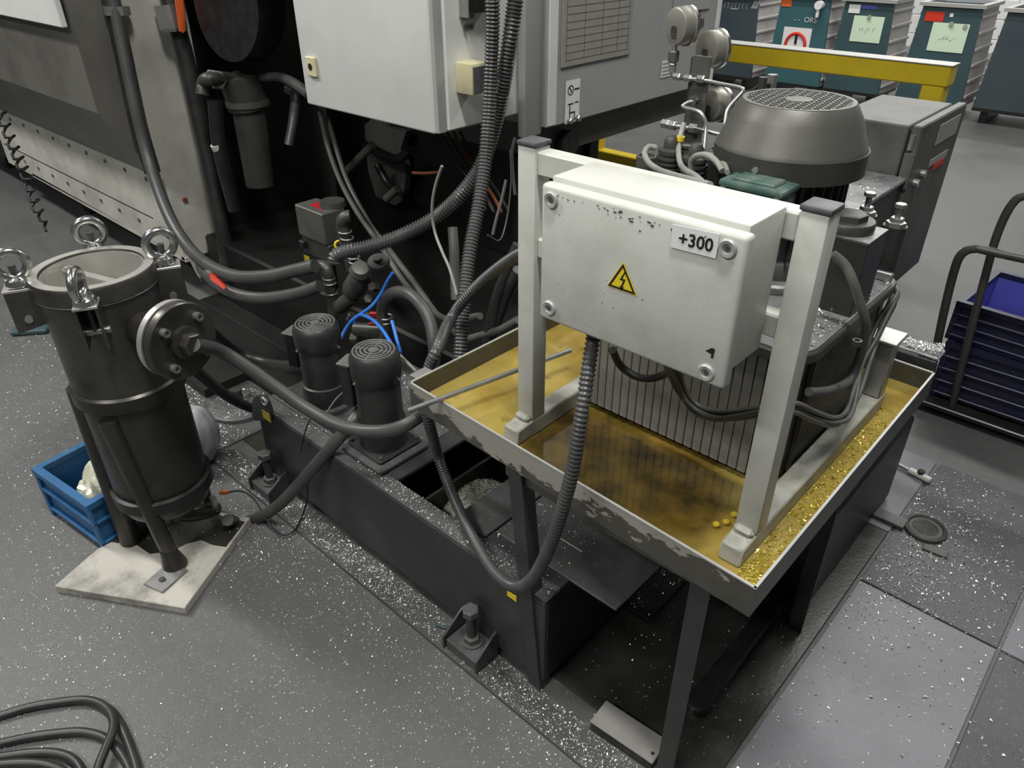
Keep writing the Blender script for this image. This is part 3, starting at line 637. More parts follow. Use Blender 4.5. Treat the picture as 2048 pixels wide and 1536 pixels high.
t = tag(box('machine_column', (-1.645, -1.612, 1.808, 1.893, 1.05, 2.6), 'grey_paint', None, 0.008, 2), 'grey square steel column between white cabinet and grey cabinet', 'column')

# ================================================================ BASE TANK (long dark beam)
bt = thing('coolant_tank', (-1.35, 1.15, 0.01), 'long dark steel coolant tank with open hatch below the drip pan', 'tank')
box('tank_wall', (-1.965, -0.735, 0.90, 0.912, 0.045, 0.322), 'dark_paint', bt, 0.003)
box('tank_wall', (-0.747, -0.735, 0.912, 1.38, 0.045, 0.3175), 'black', bt, 0.002)  # end wall coloured black to stand in for its shade
box('tank_wall', (-1.965, -1.953, 0.912, 1.40, 0.045, 0.322), 'dark_paint', bt, 0.002)
box('tank_floor', (-1.95, -0.75, 0.915, 1.40, 0.05, 0.06), 'black_int', bt, 0)
box('tank_wall', (-1.95, -0.75, 1.385, 1.40, 0.06, 0.315), 'black_int', bt, 0)
box('tank_rim', (-1.965, -0.735, 0.902, 0.955, 0.3225, 0.330), 'dark_dusty', bt, 0.002)
box('cover_plate', (-1.965, -1.385, 0.957, 1.40, 0.318, 0.330), 'dark_dusty', bt, 0.002)
box('hatch_rim', (-1.382, -1.320, 0.957, 1.40, 0.3185, 0.331), 'dark_paint', bt, 0.002)
box('hatch_rim', (-1.318, -1.10, 1.245, 1.40, 0.3185, 0.330), 'dark_paint', bt, 0.002)
box('hatch_plate', (-1.098, -0.985, 0.957, 1.40, 0.3185, 0.330), 'dark_dusty', bt, 0.002)
prism('chute_plate', [(-1.098, 0.99, 0.322), (-1.098, 1.24, 0.322), (-1.20, 1.24, 0.20), (-1.16, 0.99, 0.20)], (0, 0, 0.004), 'dark_dusty', bt)
box('rim_strip', (-0.983, -0.737, 0.957, 0.994, 0.3185, 0.328), 'dark_paint', bt, 0.002)
box('checker_plate', (-0.983, -0.606, 0.996, 1.40, 0.3185, 0.326), 'dark_dusty', bt, 0.002)
box('hatch_divider', (-1.235, -1.225, 0.915, 1.24, 0.06, 0.30), 'black_int', bt, 0)
tg = tag(None or lathe('granule_heap', [(0, 0.10), (0.05, 0.095), (0.10, 0.075), (0.135, 0.04), (0.15, 0.0)], (-1.165, 1.12, 0.165), 'granule', None, seg=28), 'heap of pale metal granules inside the open tank hatch', 'granules', kind='stuff')
box('cable_duct', (-1.90, -1.585, 0.965, 0.992, 0.331, 0.352), 'dark_paint', bt, 0.003)
lug = prism('lifting_lug', [(-1.9758, 0.8970, 0.2841), (-1.9484, 0.8970, 0.3529), (-1.9135, 0.8970, 0.3853), (-1.8735, 0.8970, 0.4008), (-1.8515, 0.8970, 0.3901), (-1.8439, 0.8970, 0.3523), (-1.8554, 0.8970, 0.3165), (-1.9676, 0.8970, 0.2640)], (0, -0.014, 0), 'dark_paint', bt, 0.002)
pq = (-1.8657, 0.8820, 0.3856)
torus('lug_hole_rim', pq, Y, 0.012, 0.004, 'rim', lug, 20, 8)
pq = (-1.8694, 0.8815, 0.3295)
quad('sticker', pq, X, Z, 0.045, 0.032, 'yellow_dim', bt, 0.001)
pq = (-0.8362, 0.8985, 0.2774)
quad('sticker', pq, X, Z, 0.030, 0.018, 'yellow_sticker', bt, 0.001)
def level_foot(px, label):
    t = thing('levelling_foot', (px, 0.872, 0.01), label, 'machine foot', 'levelling feet along the tank')
    box('base_plate', (px - 0.055, px + 0.055, 0.825, 0.905, 0.0105, 0.046), 'dark_dusty', t, 0.002)
    for s in (-1, 1):
        x = px + s * 0.057
        prism('gusset', [(x, 0.82, 0.0105), (x, 0.899, 0.0105), (x, 0.899, 0.105), (x, 0.885, 0.10), (x, 0.82, 0.055)], (0.006 * s, 0, 0), 'dark_paint', t)
    b = cyl('bolt', (px, 0.868, 0.046), (px, 0.868, 0.155), 0.0125, 'cast', t, 16)
    hexa('bolt_head', (px, 0.868, 0.150), Z, 0.023, 0.020, 'dark_dusty', b)
    hexa('nut', (px, 0.868, 0.052), Z, 0.023, 0.018, 'dark_dusty', t, 0.1)
    lathe('washer', [(0.013, 0), (0.03, 0), (0.03, 0.005), (0.013, 0.005)], (px, 0.868, 0.046), 'dark_dusty', t, close=True)
level_foot(-0.952, 'bolted levelling foot of the tank near the drip pan leg')
level_foot(-1.915, 'bolted levelling foot of the tank near the filter vessel')
for x in (-1.9, -0.80):
    box('foot_block', (x - 0.04, x + 0.04, 0.93, 1.01, 0.0105, 0.045), 'black', bt, 0.002)
    box('foot_block', (x - 0.04, x + 0.04, 1.28, 1.36, 0.0105, 0.045), 'black', bt, 0.002)

# ================================================================ PUMPS
def pump(cx, cy, zb, h, r, label, base):
    t = thing('coolant_pump', (cx, cy, zb), label, 'pump', 'pair of vertical coolant pumps on the tank')
    z = zb
    if base:
        obox('base_plate', (cx, cy, z + 0.012), (0.185, 0.185, 0.024), 0.0, 'dark_dusty', t, 0.008)
        obox('base_flange', (cx, cy, z + 0.031), (0.155, 0.155, 0.014), 0.0, 'pump', t, 0.006)
        for sx in (-1, 1):
            for sy in (-1, 1):
                hexa('flange_bolt', (cx + sx * 0.066, cy + sy * 0.066, z + 0.038), Z, 0.007, 0.006, 'cast', t)
        z += 0.038
    else:
        lathe('base_flange', [(0, 0), (r * 1.35, 0), (r * 1.35, 0.018), (0, 0.018)], (cx, cy, z), 'dark_dusty', t)
        z += 0.018
    H = zb + h
    lathe('lower_housing', [(0, 0), (r * 1.06, 0), (r * 1.06, (H - z) * 0.24), (r * 1.0, (H - z) * 0.25), (0, (H - z) * 0.25)], (cx, cy, z), 'pump', t)
    z2 = z + (H - z) * 0.25
    lathe('motor_body', [(0, 0), (r * 0.96, 0), (r * 0.96, (H - z2) * 0.60), (0, (H - z2) * 0.60)], (cx, cy, z2), 'pump', t)
    z3 = z2 + (H - z2) * 0.60; hh = H - z3
    cv = lathe('fan_cover', [(0, 0), (r * 0.98, 0), (r * 1.05, hh * 0.08), (r * 1.07, hh * 0.4), (r * 1.07, hh * 0.72), (r * 0.98, hh * 0.93), (r * 0.88, hh), (r * 0.8, hh * 0.97), (0, hh * 0.97)], (cx, cy, z3), 'pump', t)
    for k, f in enumerate((0.18, 0.36, 0.54, 0.70, 0.86)):
        torus('grille_ring', (cx, cy, H - 0.001), Z, r * f, r * 0.045, 'pump_top', cv, 32, 8)
    for a in range(4):
        an = a * math.pi / 2 + 0.5
        obox('grille_spoke', (cx + math.cos(an) * r * 0.48, cy + math.sin(an) * r * 0.48, H - 0.0015), (r * 0.78, r * 0.07, 0.003), an, 'pump_top', cv, 0)
    lathe('grille_hub', [(0, 0), (r * 0.2, 0), (r * 0.17, 0.004), (0, 0.004)], (cx, cy, H - 0.002), 'pump_top', cv, seg=18)
    for a in (0.4, 2.5, 4.6):
        cyl('cover_screw', (cx + math.cos(a) * r * 1.05, cy + math.sin(a) * r * 1.05, z3 + hh * 0.1), (cx + math.cos(a) * r * 1.12, cy + math.sin(a) * r * 1.12, z3 + hh * 0.1), 0.004, 'zinc', t, 8)
    dx, dy = -0.93, -0.37     # terminal box on the side away from the tank end
    c = (cx + dx * r * 1.30, cy + dy * r * 1.30, H - h * 0.36)
    tb = obox('terminal_box', c, (r * 0.55, r * 0.85, h * 0.40), math.atan2(dy, dx), 'black', t, 0.004)
    obox('terminal_lid', (c[0] - 0.002, c[1], c[2] + h * 0.205), (r * 0.66, r * 0.92, 0.006), math.atan2(dy, dx), 'pump_top', tb, 0.002)
    return t
pump(-1.790, 1.058, 0.330, 0.290, 0.067, 'dusty black vertical coolant pump nearer to the filter vessel', False)
pump(-1.455, 1.022, 0.330, 0.338, 0.0655, 'dusty black vertical coolant pump on square base by the hatch', True)

# ================================================================ DRIP PAN ON STAND
tr = thing('drip_pan', (-0.72, 1.33, 0.01), 'steel drip pan with flaking paint on angle iron legs', 'drip pan')
FL, FR, BR, BL = (-1.165, 0.906), (-0.276, 0.870), (-0.277, 1.766), (-1.150, 1.790)
ZB, ZT = 0.672, 0.740
def pan_wall(a, b, m):
    a3, b3 = V((a[0], a[1], 0)), V((b[0], b[1], 0)); d = (b3 - a3).normalized(); n = V((-d.y, d.x, 0)) * 0.004
    bm = bmesh.new()
    a_hexa(bm, [a3 + Z * ZB, b3 + Z * ZB, b3 + n + Z * ZB, a3 + n + Z * ZB, a3 + Z * (ZT - 0.003), b3 + Z * (ZT - 0.003), b3 + n + Z * (ZT - 0.003), a3 + n + Z * (ZT - 0.003)])
    w = finish('pan_wall', bm, m, tr)
    bm = bmesh.new()
    a_hexa(bm, [a3 + Z * (ZT - 0.003) - n * .15, b3 + Z * (ZT - 0.003) - n * .15, b3 + n * 1.1 + Z * (ZT - 0.003), a3 + n * 1.1 + Z * (ZT - 0.003), a3 + Z * ZT - n * .15, b3 + Z * ZT - n * .15, b3 + n * 1.1 + Z * ZT, a3 + n * 1.1 + Z * ZT])
    finish('worn_edge', bm, 'rim', w)
    return w
pan_wall(FL, FR, 'pan_flake'); pan_wall(FR, BR, 'pan'); pan_wall(BR, BL, 'pan'); pan_wall(BL, FL, 'pan')
ins = [(FL[0] + .002, FL[1] + .002), (FR[0] - .002, FR[1] + .002), (BR[0] - .002, BR[1] - .002), (BL[0] + .002, BL[1] - .002)]
prism('pan_floor', [(x, y, ZB + 0.001) for x, y in ins], (0, 0, 0.004), 'pan', tr)
def leg(xt, xb, y, s, m='dark_paint'):
    bm = bmesh.new(); w = 0.038; k = 0.005
    a_hexa(bm, [(xb, y, 0.0105), (xb + w, y, 0.0105), (xb + w, y + k, 0.0105), (xb, y + k, 0.0105), (xt, y, ZB), (xt + w, y, ZB), (xt + w, y + k, ZB), (xt, y + k, ZB)])
    x2 = xb + (w - k if s > 0 else 0); x3 = xt + (w - k if s > 0 else 0)
    a_hexa(bm, [(x2, y + k, 0.0105), (x2 + k, y + k, 0.0105), (x2 + k, y + w, 0.0105), (x2, y + w, 0.0105), (x3, y + k, ZB), (x3 + k, y + k, ZB), (x3 + k, y + w, ZB), (x3, y + w, ZB)])
    return finish('leg', bm, m, tr)
leg(-0.842, -0.776, 0.893, 1); leg(-0.400, -0.404, 0.900, -1); leg(-0.86, -0.86, 1.50, 1); leg(-0.372, -0.372, 1.50, -1, 'black')
box('support_rail', (-0.86, -0.345, 0.905, 0.945, 0.632, 0.6715), 'pan', tr, 0.002)
box('support_rail', (-0.86, -0.345, 1.70, 1.74, 0.632, 0.6715), 'pan', tr, 0.002)
box('support_rail', (-0.40, -0.36, 0.945, 1.70, 0.632, 0.6715), 'pan', tr, 0.002)
box('support_rail', (-0.86, -0.82, 0.945, 1.70, 0.632, 0.6715), 'pan', tr, 0.002)
box('corner_bracket', (-1.198, -1.168, 0.935, 0.985, 0.730, 0.734), 'zinc', tr, 0.001)
oil = prism('oil_film', [(x, y, ZB + 0.0052) for x, y in ins], (0, 0, 0.011), 'oil', None)
tag(oil, 'shallow yellow and brown oil lying in the drip pan', 'oil', kind='stuff')
t = thing('waste_tank', (-0.55, 1.5, 0.01), 'dark tank standing on floor underneath the drip pan', 'tank')
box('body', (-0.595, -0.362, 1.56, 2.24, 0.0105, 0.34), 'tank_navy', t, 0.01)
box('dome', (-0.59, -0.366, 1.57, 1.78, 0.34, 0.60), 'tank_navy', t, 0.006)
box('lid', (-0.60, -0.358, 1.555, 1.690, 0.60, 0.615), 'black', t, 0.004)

lg = thing('swarf_ledge', (-0.42, 1.82, 0.64), 'dark steel ledge with swarf on top behind the drip pan', 'ledge')
box('plate', (-0.62, -0.285, 1.800, 1.855, 0.752, 0.760), 'lid_dust', lg, 0.002)
box('face', (-0.62, -0.287, 1.7925, 1.800, 0.640, 0.752), 'dark_paint', lg, 0.001)
for x in (-0.618, -0.330):
    box('bracket', (x, x + 0.03, 1.806, 1.850, 0.70, 0.752), 'black', lg, 0.002)

# ================================================================ WHITE MOUNTING FRAME
fr = thing('mounting_frame', (-0.62, 1.1, 0.69), 'white painted square tube frame standing in the drip pan', 'frame')
ZF = 0.6885
for x in (-0.900, -0.377):
    box('post', (x, x + 0.042, 0.990, 1.032, ZF + 0.042, 1.310), 'cream', fr, 0.003, 2)
    bm = bmesh.new()
    a_prism(bm, [(x, 0.940, ZF), (x, 1.62, ZF), (x, 1.62, ZF + 0.042), (x, 1.0, ZF + 0.042), (x, 0.945, ZF + 0.036)], (0.042, 0, 0))
    bmesh.ops.recalc_face_normals(bm, faces=bm.faces); bevel(bm, 0.003)
    finish('base_rail', bm, 'cream_rail', fr)
    box('weld_gusset', (x + 0.002, x + 0.040, 0.975, 0.991, ZF + 0.041, ZF + 0.056), 'cream_rail', fr, 0.006)
    c = box('end_cap', (x - 0.002, x + 0.044, 0.988, 1.034, 1.310, 1.319), 'cap', fr, 0.003, 2)
    box('short_post', (x + 0.002, x + 0.040, 1.575, 1.613, ZF + 0.042, 0.872), 'zinc', fr, 0.003)
    box('support_pad', (x - 0.006, x + 0.048, 1.56, 1.63, 0.872, 0.880), 'zinc', fr, 0.002)
box('top_rail', (-0.858, -0.377, 0.994, 1.030, 1.262, 1.304), 'cream', fr, 0.003)
box('mid_rail', (-0.858, -0.377, 0.998, 1.026, 1.105, 1.143), 'cream', fr, 0.003)

# ================================================================ TERMINAL BOX +300
tb = thing('terminal_box', (-0.56, 0.92, 1.07), 'white steel terminal box marked +300 with yellow voltage triangle on frame', 'electrical box')
box('body', (-0.733, -0.396, 0.8865, 0.9935, 1.084, 1.311), 'cream', tb, 0.004, 2)
lid = box('lid', (-0.735, -0.385, 0.862, 0.886, 1.0725, 1.3045), 'cream', tb, 0.007, 3)
for q in ((-0.7128, 0.8620, 1.2818), (-0.7115, 0.8620, 1.0973), (-0.4116, 0.8620, 1.2830), (-0.4143, 0.8620, 1.0921)):
    s = lathe('quarter_turn_screw', [(0, 0), (0.0135, 0), (0.0135, 0.002), (0.0115, 0.0042), (0.007, 0.0035), (0.006, 0.001), (0, 0.001)], (q[0], 0.862, q[2]), 'rim', lid, (0, -1, 0), 24)
    lathe('screw_socket', [(0, 0), (0.0042, 0), (0.0042, 0.0012), (0, 0.0012)], (q[0], 0.861, q[2]), 'cap', s, (0, -1, 0), 6)
qa, qb, qc, qd = (-0.4962, 0.8610, 1.2961), (-0.4254, 0.8610, 1.2997), (-0.4258, 0.8610, 1.2654), (-0.4952, 0.8610, 1.2632)
lp = prism('label_plate', [qa, qb, qc, qd], (0, -0.0012, 0), 'paper', lid)
qm = (-0.4581, 0.8595, 1.2799)
dx = (V(qb) - V(qa)).normalized()
text('lettering', '+300', (qm[0], 0.8594, qm[2]), dx, Z, 0.0255, 'ink', lp, 0.0003, 0.0004)
for q in ((-0.4629, 0.8590, 1.2887), (-0.4458, 0.8590, 1.2909)):
    prism('scratch_mark', [(q[0] - 0.002, 0.8594, q[2] - 0.001), (q[0] + 0.003, 0.8594, q[2] + 0.003), (q[0] + 0.0005, 0.8594, q[2] - 0.001)], (0, -0.0003, 0), 'cast', lp)
T = [V((-0.5713, 0.8610, 1.2195)), V((-0.5978, 0.8610, 1.1735)), V((-0.5427, 0.8610, 1.1734))]
g = (T[0] + T[1] + T[2]) / 3
s = prism('warning_triangle', T, (0, -0.0006, 0), 'yellow_sticker', lid)
def tri_ring(f0, f1, y):
    bm = bmesh.new(); O = [g + (p - g) * f0 for p in T]; I = [g + (p - g) * f1 for p in T]
    for i in range(3):
        j = (i + 1) % 3
        a_prism(bm, [O[i] + V((0, y, 0)), O[j] + V((0, y, 0)), I[j] + V((0, y, 0)), I[i] + V((0, y, 0))], (0, -0.0003, 0))
    return finish('triangle_border', bm, 'ink', s)
tri_ring(0.92, 0.72, -0.0006)
hh = (T[0] - g).length
bolt = [(0.10, 0.42), (-0.13, -0.02), (0.05, -0.02), (-0.05, -0.30), (-0.12, -0.28), (-0.02, -0.50), (0.12, -0.30), (0.04, -0.31), (0.17, 0.07), (0.0, 0.07), (0.17, 0.42)]
bm = bmesh.new()
bx, bz = (T[2] - T[1]).normalized(), (T[0] - (T[1] + T[2]) / 2).normalized()
a_prism(bm, [g + bx * a * hh * 1.15 + bz * (b + 0.06) * hh * 1.12 + V((0, -0.0006, 0)) for a, b in bolt], (0, -0.0003, 0))
finish('lightning_bolt', bm, 'ink', s)
q = (-0.4127, 0.8610, 1.1273)
bm = bmesh.new()
a_prism(bm, [(q[0] - 0.008, 0.8615, q[2] - 0.001), (q[0] + 0.001, 0.8615, q[2] + 0.007), (q[0] + 0.006, 0.8615, q[2] + 0.0065), (q[0] + 0.005, 0.8615, q[2] - 0.009), (q[0] + 0.0015, 0.8615, q[2] - 0.009), (q[0] + 0.002, 0.8615, q[2] - 0.003)], (0, -0.0006, 0))
finish('number_four', bm, 'ink', lid)
def chip_mark(x, z, r, flat, m='cap'):
    pts = []
    n = 9
    for i in range(n):
        a = 2 * math.pi * i / n; rr = r * (0.45 + 0.75 * RND.random())
        pts.append((x + math.cos(a) * rr, 0.8618, z + math.sin(a) * rr * flat))
    prism('paint_chip', pts, (0, -0.0003, 0), m, lid)
for i in range(26):
    f = RND.random()
    chip_mark(-0.715 + 0.20 * f + RND.gauss(0, 0.012), 1.2962 - 0.004 * RND.random() - 0.012 * RND.random() * (0.3 + f), 0.0012 + 0.0035 * RND.random() ** 2, 0.45)
for i in range(9):
    chip_mark(-0.60 + 0.20 * RND.random(), 1.288 - 0.02 * RND.random() ** 3, 0.0008 + 0.0016 * RND.random(), 0.6)
for i in range(12):
    chip_mark(-0.72 + 0.32 * RND.random(), 1.09 + 0.19 * RND.random(), 0.0006 + 0.0008 * RND.random(), 0.8)
chip_mark(-0.535, 1.2893, 0.0035, 0.5)

# ================================================================ HYDRAULIC POWER UNIT
hu = thing('hydraulic_unit', (-0.62, 1.4, 0.69), 'ribbed hydraulic power unit with upright motor standing in drip pan', 'hydraulic unit')
def rrect(x0, x1, y0, y1, r, n=6):
    out = []
    for cx, cy, a in ((x1 - r, y0 + r, -90), (x1 - r, y1 - r, 0), (x0 + r, y1 - r, 90), (x0 + r, y0 + r, 180)):
        for i in range(n + 1):
            t_ = math.radians(a + 90 * i / n); out.append((cx + r * math.cos(t_), cy + r * math.sin(t_)))
    return out
prism('tank_body', [(x, y, 0.700) for x, y in rrect(-0.866, -0.392, 1.182, 1.56, 0.045)], (0, 0, 0.275), 'tank_dark', hu)
prism('tank_skirt', [(x, y, 0.6885) for x, y in rrect(-0.85, -0.44, 1.19, 1.55, 0.03)], (0, 0, 0.0115), 'black', hu)
prism('tank_lid', [(x, y, 0.975) for x, y in rrect(-0.885, -0.372, 1.155, 1.642, 0.06)], (0, 0, 0.022), 'cast', hu, 0.003)
prism('lid_plate', [(x, y, 0.997) for x, y in rrect(-0.878, -0.379, 1.162, 1.635, 0.055)], (0, 0, 0.003), 'lid_dust', hu)
f0 = None
for i in range(22):
    if f0 is None: f0 = box('fin', (-0.8560, -0.8375, 1.166, 1.182, 0.704, 0.974), 'fin', hu, 0.0015)
    else: dup(f0, (0.0206 * i, 0, 0))
f1 = None
for i in range(26):
    if f1 is None: f1 = box('side_fin', (-0.392, -0.381, 1.232, 1.240, 0.704, 0.974), 'tank_dark', hu, 0.001)
    else: dup(f1, (0, 0.0118 * i, 0))
b0 = None
for q in ((-0.4030, 1.4224, 1.0000), (-0.4201, 1.6344, 1.0000), (-0.3331, 1.2673, 1.0000)):
    if q[1] < 1.17: continue
    b_ = lathe('lid_bolt', [(0, 0), (0.009, 0), (0.009, 0.010), (0.005, 0.010), (0.005, 0.005), (0, 0.005)], (q[0], q[1], 1.0), 'cast', hu, seg=16)
MX, MY = -0.614, 1.49
lathe('motor_flange', [(0, 0), (0.150, 0), (0.152, 0.003), (0.152, 0.016), (0.147, 0.02), (0, 0.02)], (MX, MY, 1.0), 'lid_dust', hu, seg=48)
lathe('motor_foot', [(0, 0), (0.125, 0), (0.112, 0.03), (0.104, 0.035), (0, 0.035)], (MX, MY, 1.02), 'motor_dark', hu, seg=40)
lathe('motor_body', [(0, 0), (0.104, 0), (0.104, 0.19), (0, 0.19)], (MX, MY, 1.05), 'motor_dark', hu, seg=40)
for i in range(36):
    a = 2 * math.pi * i / 36
    obox('motor_fin', (MX + math.cos(a) * 0.113, MY + math.sin(a) * 0.113, 1.145), (0.024, 0.004, 0.165), a, 'motor_dark', hu, 0)
cw = lathe('fan_cowl', [(0.115, 0.0), (0.1465, 0.0), (0.148, 0.004), (0.147, 0.042), (0.1420, 0.050), (0.125, 0.098), (0.1095, 0.124), (0.1055, 0.128), (0.100, 0.124), (0.118, 0.09), (0.14, 0.045), (0.118, 0.0)], (MX, MY, 1.222), 'motor', hu, seg=56)
lathe('cowl_band', [(0.147, 0.0), (0.1488, 0.0), (0.1483, 0.043), (0.1468, 0.043)], (MX, MY, 1.2215), 'motor_dark', cw, seg=56, close=True)
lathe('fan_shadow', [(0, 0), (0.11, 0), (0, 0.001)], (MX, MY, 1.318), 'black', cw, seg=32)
gz = 1.347
lathe('grille_rim', [(0.098, 0), (0.1065, 0), (0.1065, 0.004), (0.098, 0.004)], (MX, MY, gz - 0.001), 'motor', cw, seg=48, close=True)
lathe('grille_hub', [(0, 0), (0.026, 0), (0.026, 0.003), (0, 0.0035)], (MX, MY, gz), 'motor', cw, seg=28)
for d in (0, 1):
    for i in range(-6, 7):
        off = i * 0.0155; L = math.sqrt(max(0.0002, 0.101 ** 2 - off ** 2))
        c = (MX + (off if d == 0 else 0), MY + (0 if d == 0 else off), gz + 0.0012)
        u = V((math.cos(0.12), math.sin(0.12), 0)); w_ = V((-u.y, u.x, 0))
        c = V((MX, MY, gz + 0.0012)) + (u if d == 0 else w_) * off
        obox('grille_bar', c, (0.0042, L * 2, 0.0024), 0.12 + (0 if d == 0 else math.pi / 2), 'motor', cw, 0)
q = (-0.5356, 1.3400, 1.2636)
lathe('cowl_screw', [(0, 0), (0.007, 0), (0.006, 0.004), (0, 0.005)], (MX + 0.155 * 0.02, MY - 0.148, 1.243), 'zinc', cw, (0.02, -1, 0), 12)
# terminal box of the motor
tq = (-0.5903, 1.3000, 1.2219)
mt_ = obox('motor_terminal_box', (tq[0], 1.325, tq[2] - 0.028), (0.125, 0.07, 0.055), 0.0, 'green_paint', hu, 0.012, seg=2)
obox('terminal_box_lid', (tq[0], 1.322, tq[2] + 0.003), (0.130, 0.074, 0.014), 0.0, 'green_paint', mt_, 0.005, seg=2)
obox('lid_ridge', (tq[0], 1.322, tq[2] + 0.0115), (0.085, 0.05, 0.008), 0.0, 'green_paint', mt_, 0.003)
for s in (-1, 1):
    cyl('lid_screw', (tq[0] + s * 0.054, 1.289, tq[2] - 0.010), (tq[0] + s * 0.054, 1.282, tq[2] - 0.010), 0.008, 'zinc', mt_, 14)
# manifold and adjusting cylinders
box('manifold', (-0.505, -0.383, 1.365, 1.462, 1.0, 1.148), 'tank_dark', hu, 0.002)
box('manifold_top', (-0.505, -0.383, 1.365, 1.462, 1.148, 1.150), 'lid_dust', hu, 0)
lathe('plug_disc', [(0, 0), (0.046, 0), (0.047, 0.003), (0.047, 0.016), (0.045, 0.019), (0, 0.019)], (-0.442, 1.414, 1.150), 'cast', hu, seg=36)
hexa('plug_hex', (-0.442, 1.414, 1.169), Z, 0.031, 0.013, 'cast', hu)
for (x, y, zt) in ((-0.468, 1.585, 1.128), (-0.412, 1.612, 1.110)):
    cyl('adjuster', (x, y, 1.0), (x, y, zt), 0.0235, 'tank_dark', hu, 24)
    hexa('adjuster_nut', (x, y, zt), Z, 0.020, 0.009, 'zinc', hu, 0.2)
    hexa('adjuster_nut', (x, y, zt + 0.009), Z, 0.014, 0.008, 'zinc', hu, 0.5)
    cyl('adjuster_screw', (x, y, zt + 0.017), (x, y, zt + 0.040), 0.006, 'zinc', hu, 12)
    hexa('adjuster_head', (x, y, zt + 0.038), Z, 0.012, 0.008, 'zinc', hu, 0.1)
    box('adjuster_tab', (x - 0.004, x + 0.03, y - 0.034, y - 0.022, 1.0005, 1.02), 'zinc', hu, 0.002)
# valves left of the motor
def valve(px, py, yy, zb, zt, r, m='cast', lever=True):
    t_ = lathe('valve', [(0, 0), (r * 0.9, 0), (r * 0.9, (zt - zb)), (0, (zt - zb))], (px, yy, zb), m, hu, seg=24)
    n = 5
    for k in range(n):
        lathe('valve_rib', [(0, 0), (r * 1.08, 0), (r * 1.1, 0.003), (r * 1.08, 0.006), (0, 0.006)], (px, yy, zt - 0.012 - k * 0.0105), m, t_, seg=24)
    lathe('valve_cap', [(0, 0), (r * 1.0, 0), (r * 1.0, 0.008), (r * 0.62, 0.012), (r * 0.62, 0.026), (r * 0.40, 0.036), (0, 0.038)], (px, yy, zt), m, t_, seg=24)
    if lever: obox('valve_lever', (px + 0.03, yy + 0.014, zt + 0.016), (0.055, 0.016, 0.012), 0.35, m, t_, 0.003)
    return t_
for (px, py) in ((1342, 312), (1392, 330)): pass
v1 = (-0.8551, 1.4400, 1.2136); v2 = (-0.7833, 1.4200, 1.2135)
valve(v1[0], v1[1], 1.44, 1.0, v1[2], 0.028); valve(v2[0], v2[1], 1.42, 1.0, v2[2], 0.026)
v3 = (-0.9283, 1.4600, 1.1900)
lathe('plain_cylinder', [(0, 0), (0.024, 0), (0.024, v3[2] - 1.0), (0.018, v3[2] - 0.998), (0.018, v3[2] - 1.006), (0, v3[2] - 1.006)], (v3[0], 1.46, 1.0), 'motor', hu, seg=24)
v4 = (-0.7707, 1.5000, 1.2230)
lathe('plain_cylinder', [(0, 0), (0.026, 0), (0.026, v4[2] - 1.0), (0.018, v4[2] - 0.998), (0.018, v4[2] - 1.006), (0, v4[2] - 1.006)], (v4[0], 1.50, 1.0), 'motor', hu, seg=24)
box('valve_block', (v1[0] - 0.05, v1[0] + 0.20, 1.47, 1.56, 1.0, 1.10), 'tank_dark', hu, 0.004)
# gauge bracket and gauges
ga, gb, gc, gd = (-0.9155, 1.5600, 1.3948), (-0.8521, 1.5600, 1.4007), (-0.8505, 1.5600, 1.1917), (-0.9153, 1.5600, 1.1977)
br = box('gauge_bracket', (ga[0] + 0.018, gb[0], 1.558, 1.563, 1.10, ga[2]), 'motor', hu, 0.001)
box('bracket_flange', (ga[0] + 0.015, ga[0] + 0.018, 1.558, 1.600, 1.06, ga[2] - 0.004), 'motor_dark', br, 0.0005)
def gauge(c, R, D, n, num):
    c = V(c); n = V(n).normalized()
    g_ = lathe('pressure_gauge', [(0, 0), (R * 0.86, 0), (R * 0.97, D * 0.06), (R, D * 0.16), (R, D * 0.78), (R * 1.06, D * 0.80), (R * 1.06, D), (R * 0.9, D), (0, D * 0.98)], c, 'gauge_metal', hu, n, 40)
    u, w_, d_ = frame_of(n); r_ = -w_
    lathe('bezel', [(R * 1.0, D * 0.80), (R * 1.09, D * 0.82), (R * 1.09, D * 1.0), (R * 0.98, D * 1.01)], c, 'chrome', g_, n, 40, close=True)
    pc = c - n * 0.0006 - u * R * 0.28
    prism('relief_pocket', [pc + r_ * a * R + u * b_ * R for a, b_ in ((-0.24, -0.34), (0.24, -0.34), (0.24, 0.22), (0.16, 0.30), (-0.16, 0.30), (-0.24, 0.22))], -n * 0.001, 'motor_dark', g_)
    if num: text('embossed_number', num, pc - n * 0.0016 - u * R * 0.22, r_, u, R * 0.34, 'chrome', g_, 0.0003)
    return g_
n_ = V((0.35, 0.93, 0.0))
gauge((-0.9761, 1.6000, 1.4419), 0.040, 0.038, n_, '0-2')
gauge((-0.9247, 1.6600, 1.3926), 0.040, 0.038, n_, None)
gauge((-0.8647, 1.6000, 1.2859), 0.036, 0.040, n_, None)
rod('gauge_stem', [(-0.9745, 1.6050, 1.4054), (-0.9742, 1.6050, 1.3929), (-0.9700, 1.6050, 1.3397)], 0.007, 'zinc', hu)
q = V((-0.9739, 1.6050, 1.3802)); hexa('stem_nut', q - Z * 0.012, Z, 0.013, 0.024, 'motor', hu)
q = V((-0.9734, 1.6050, 1.3556)); hexa('stem_nut', q - Z * 0.010, Z, 0.009, 0.020, 'zinc', hu)
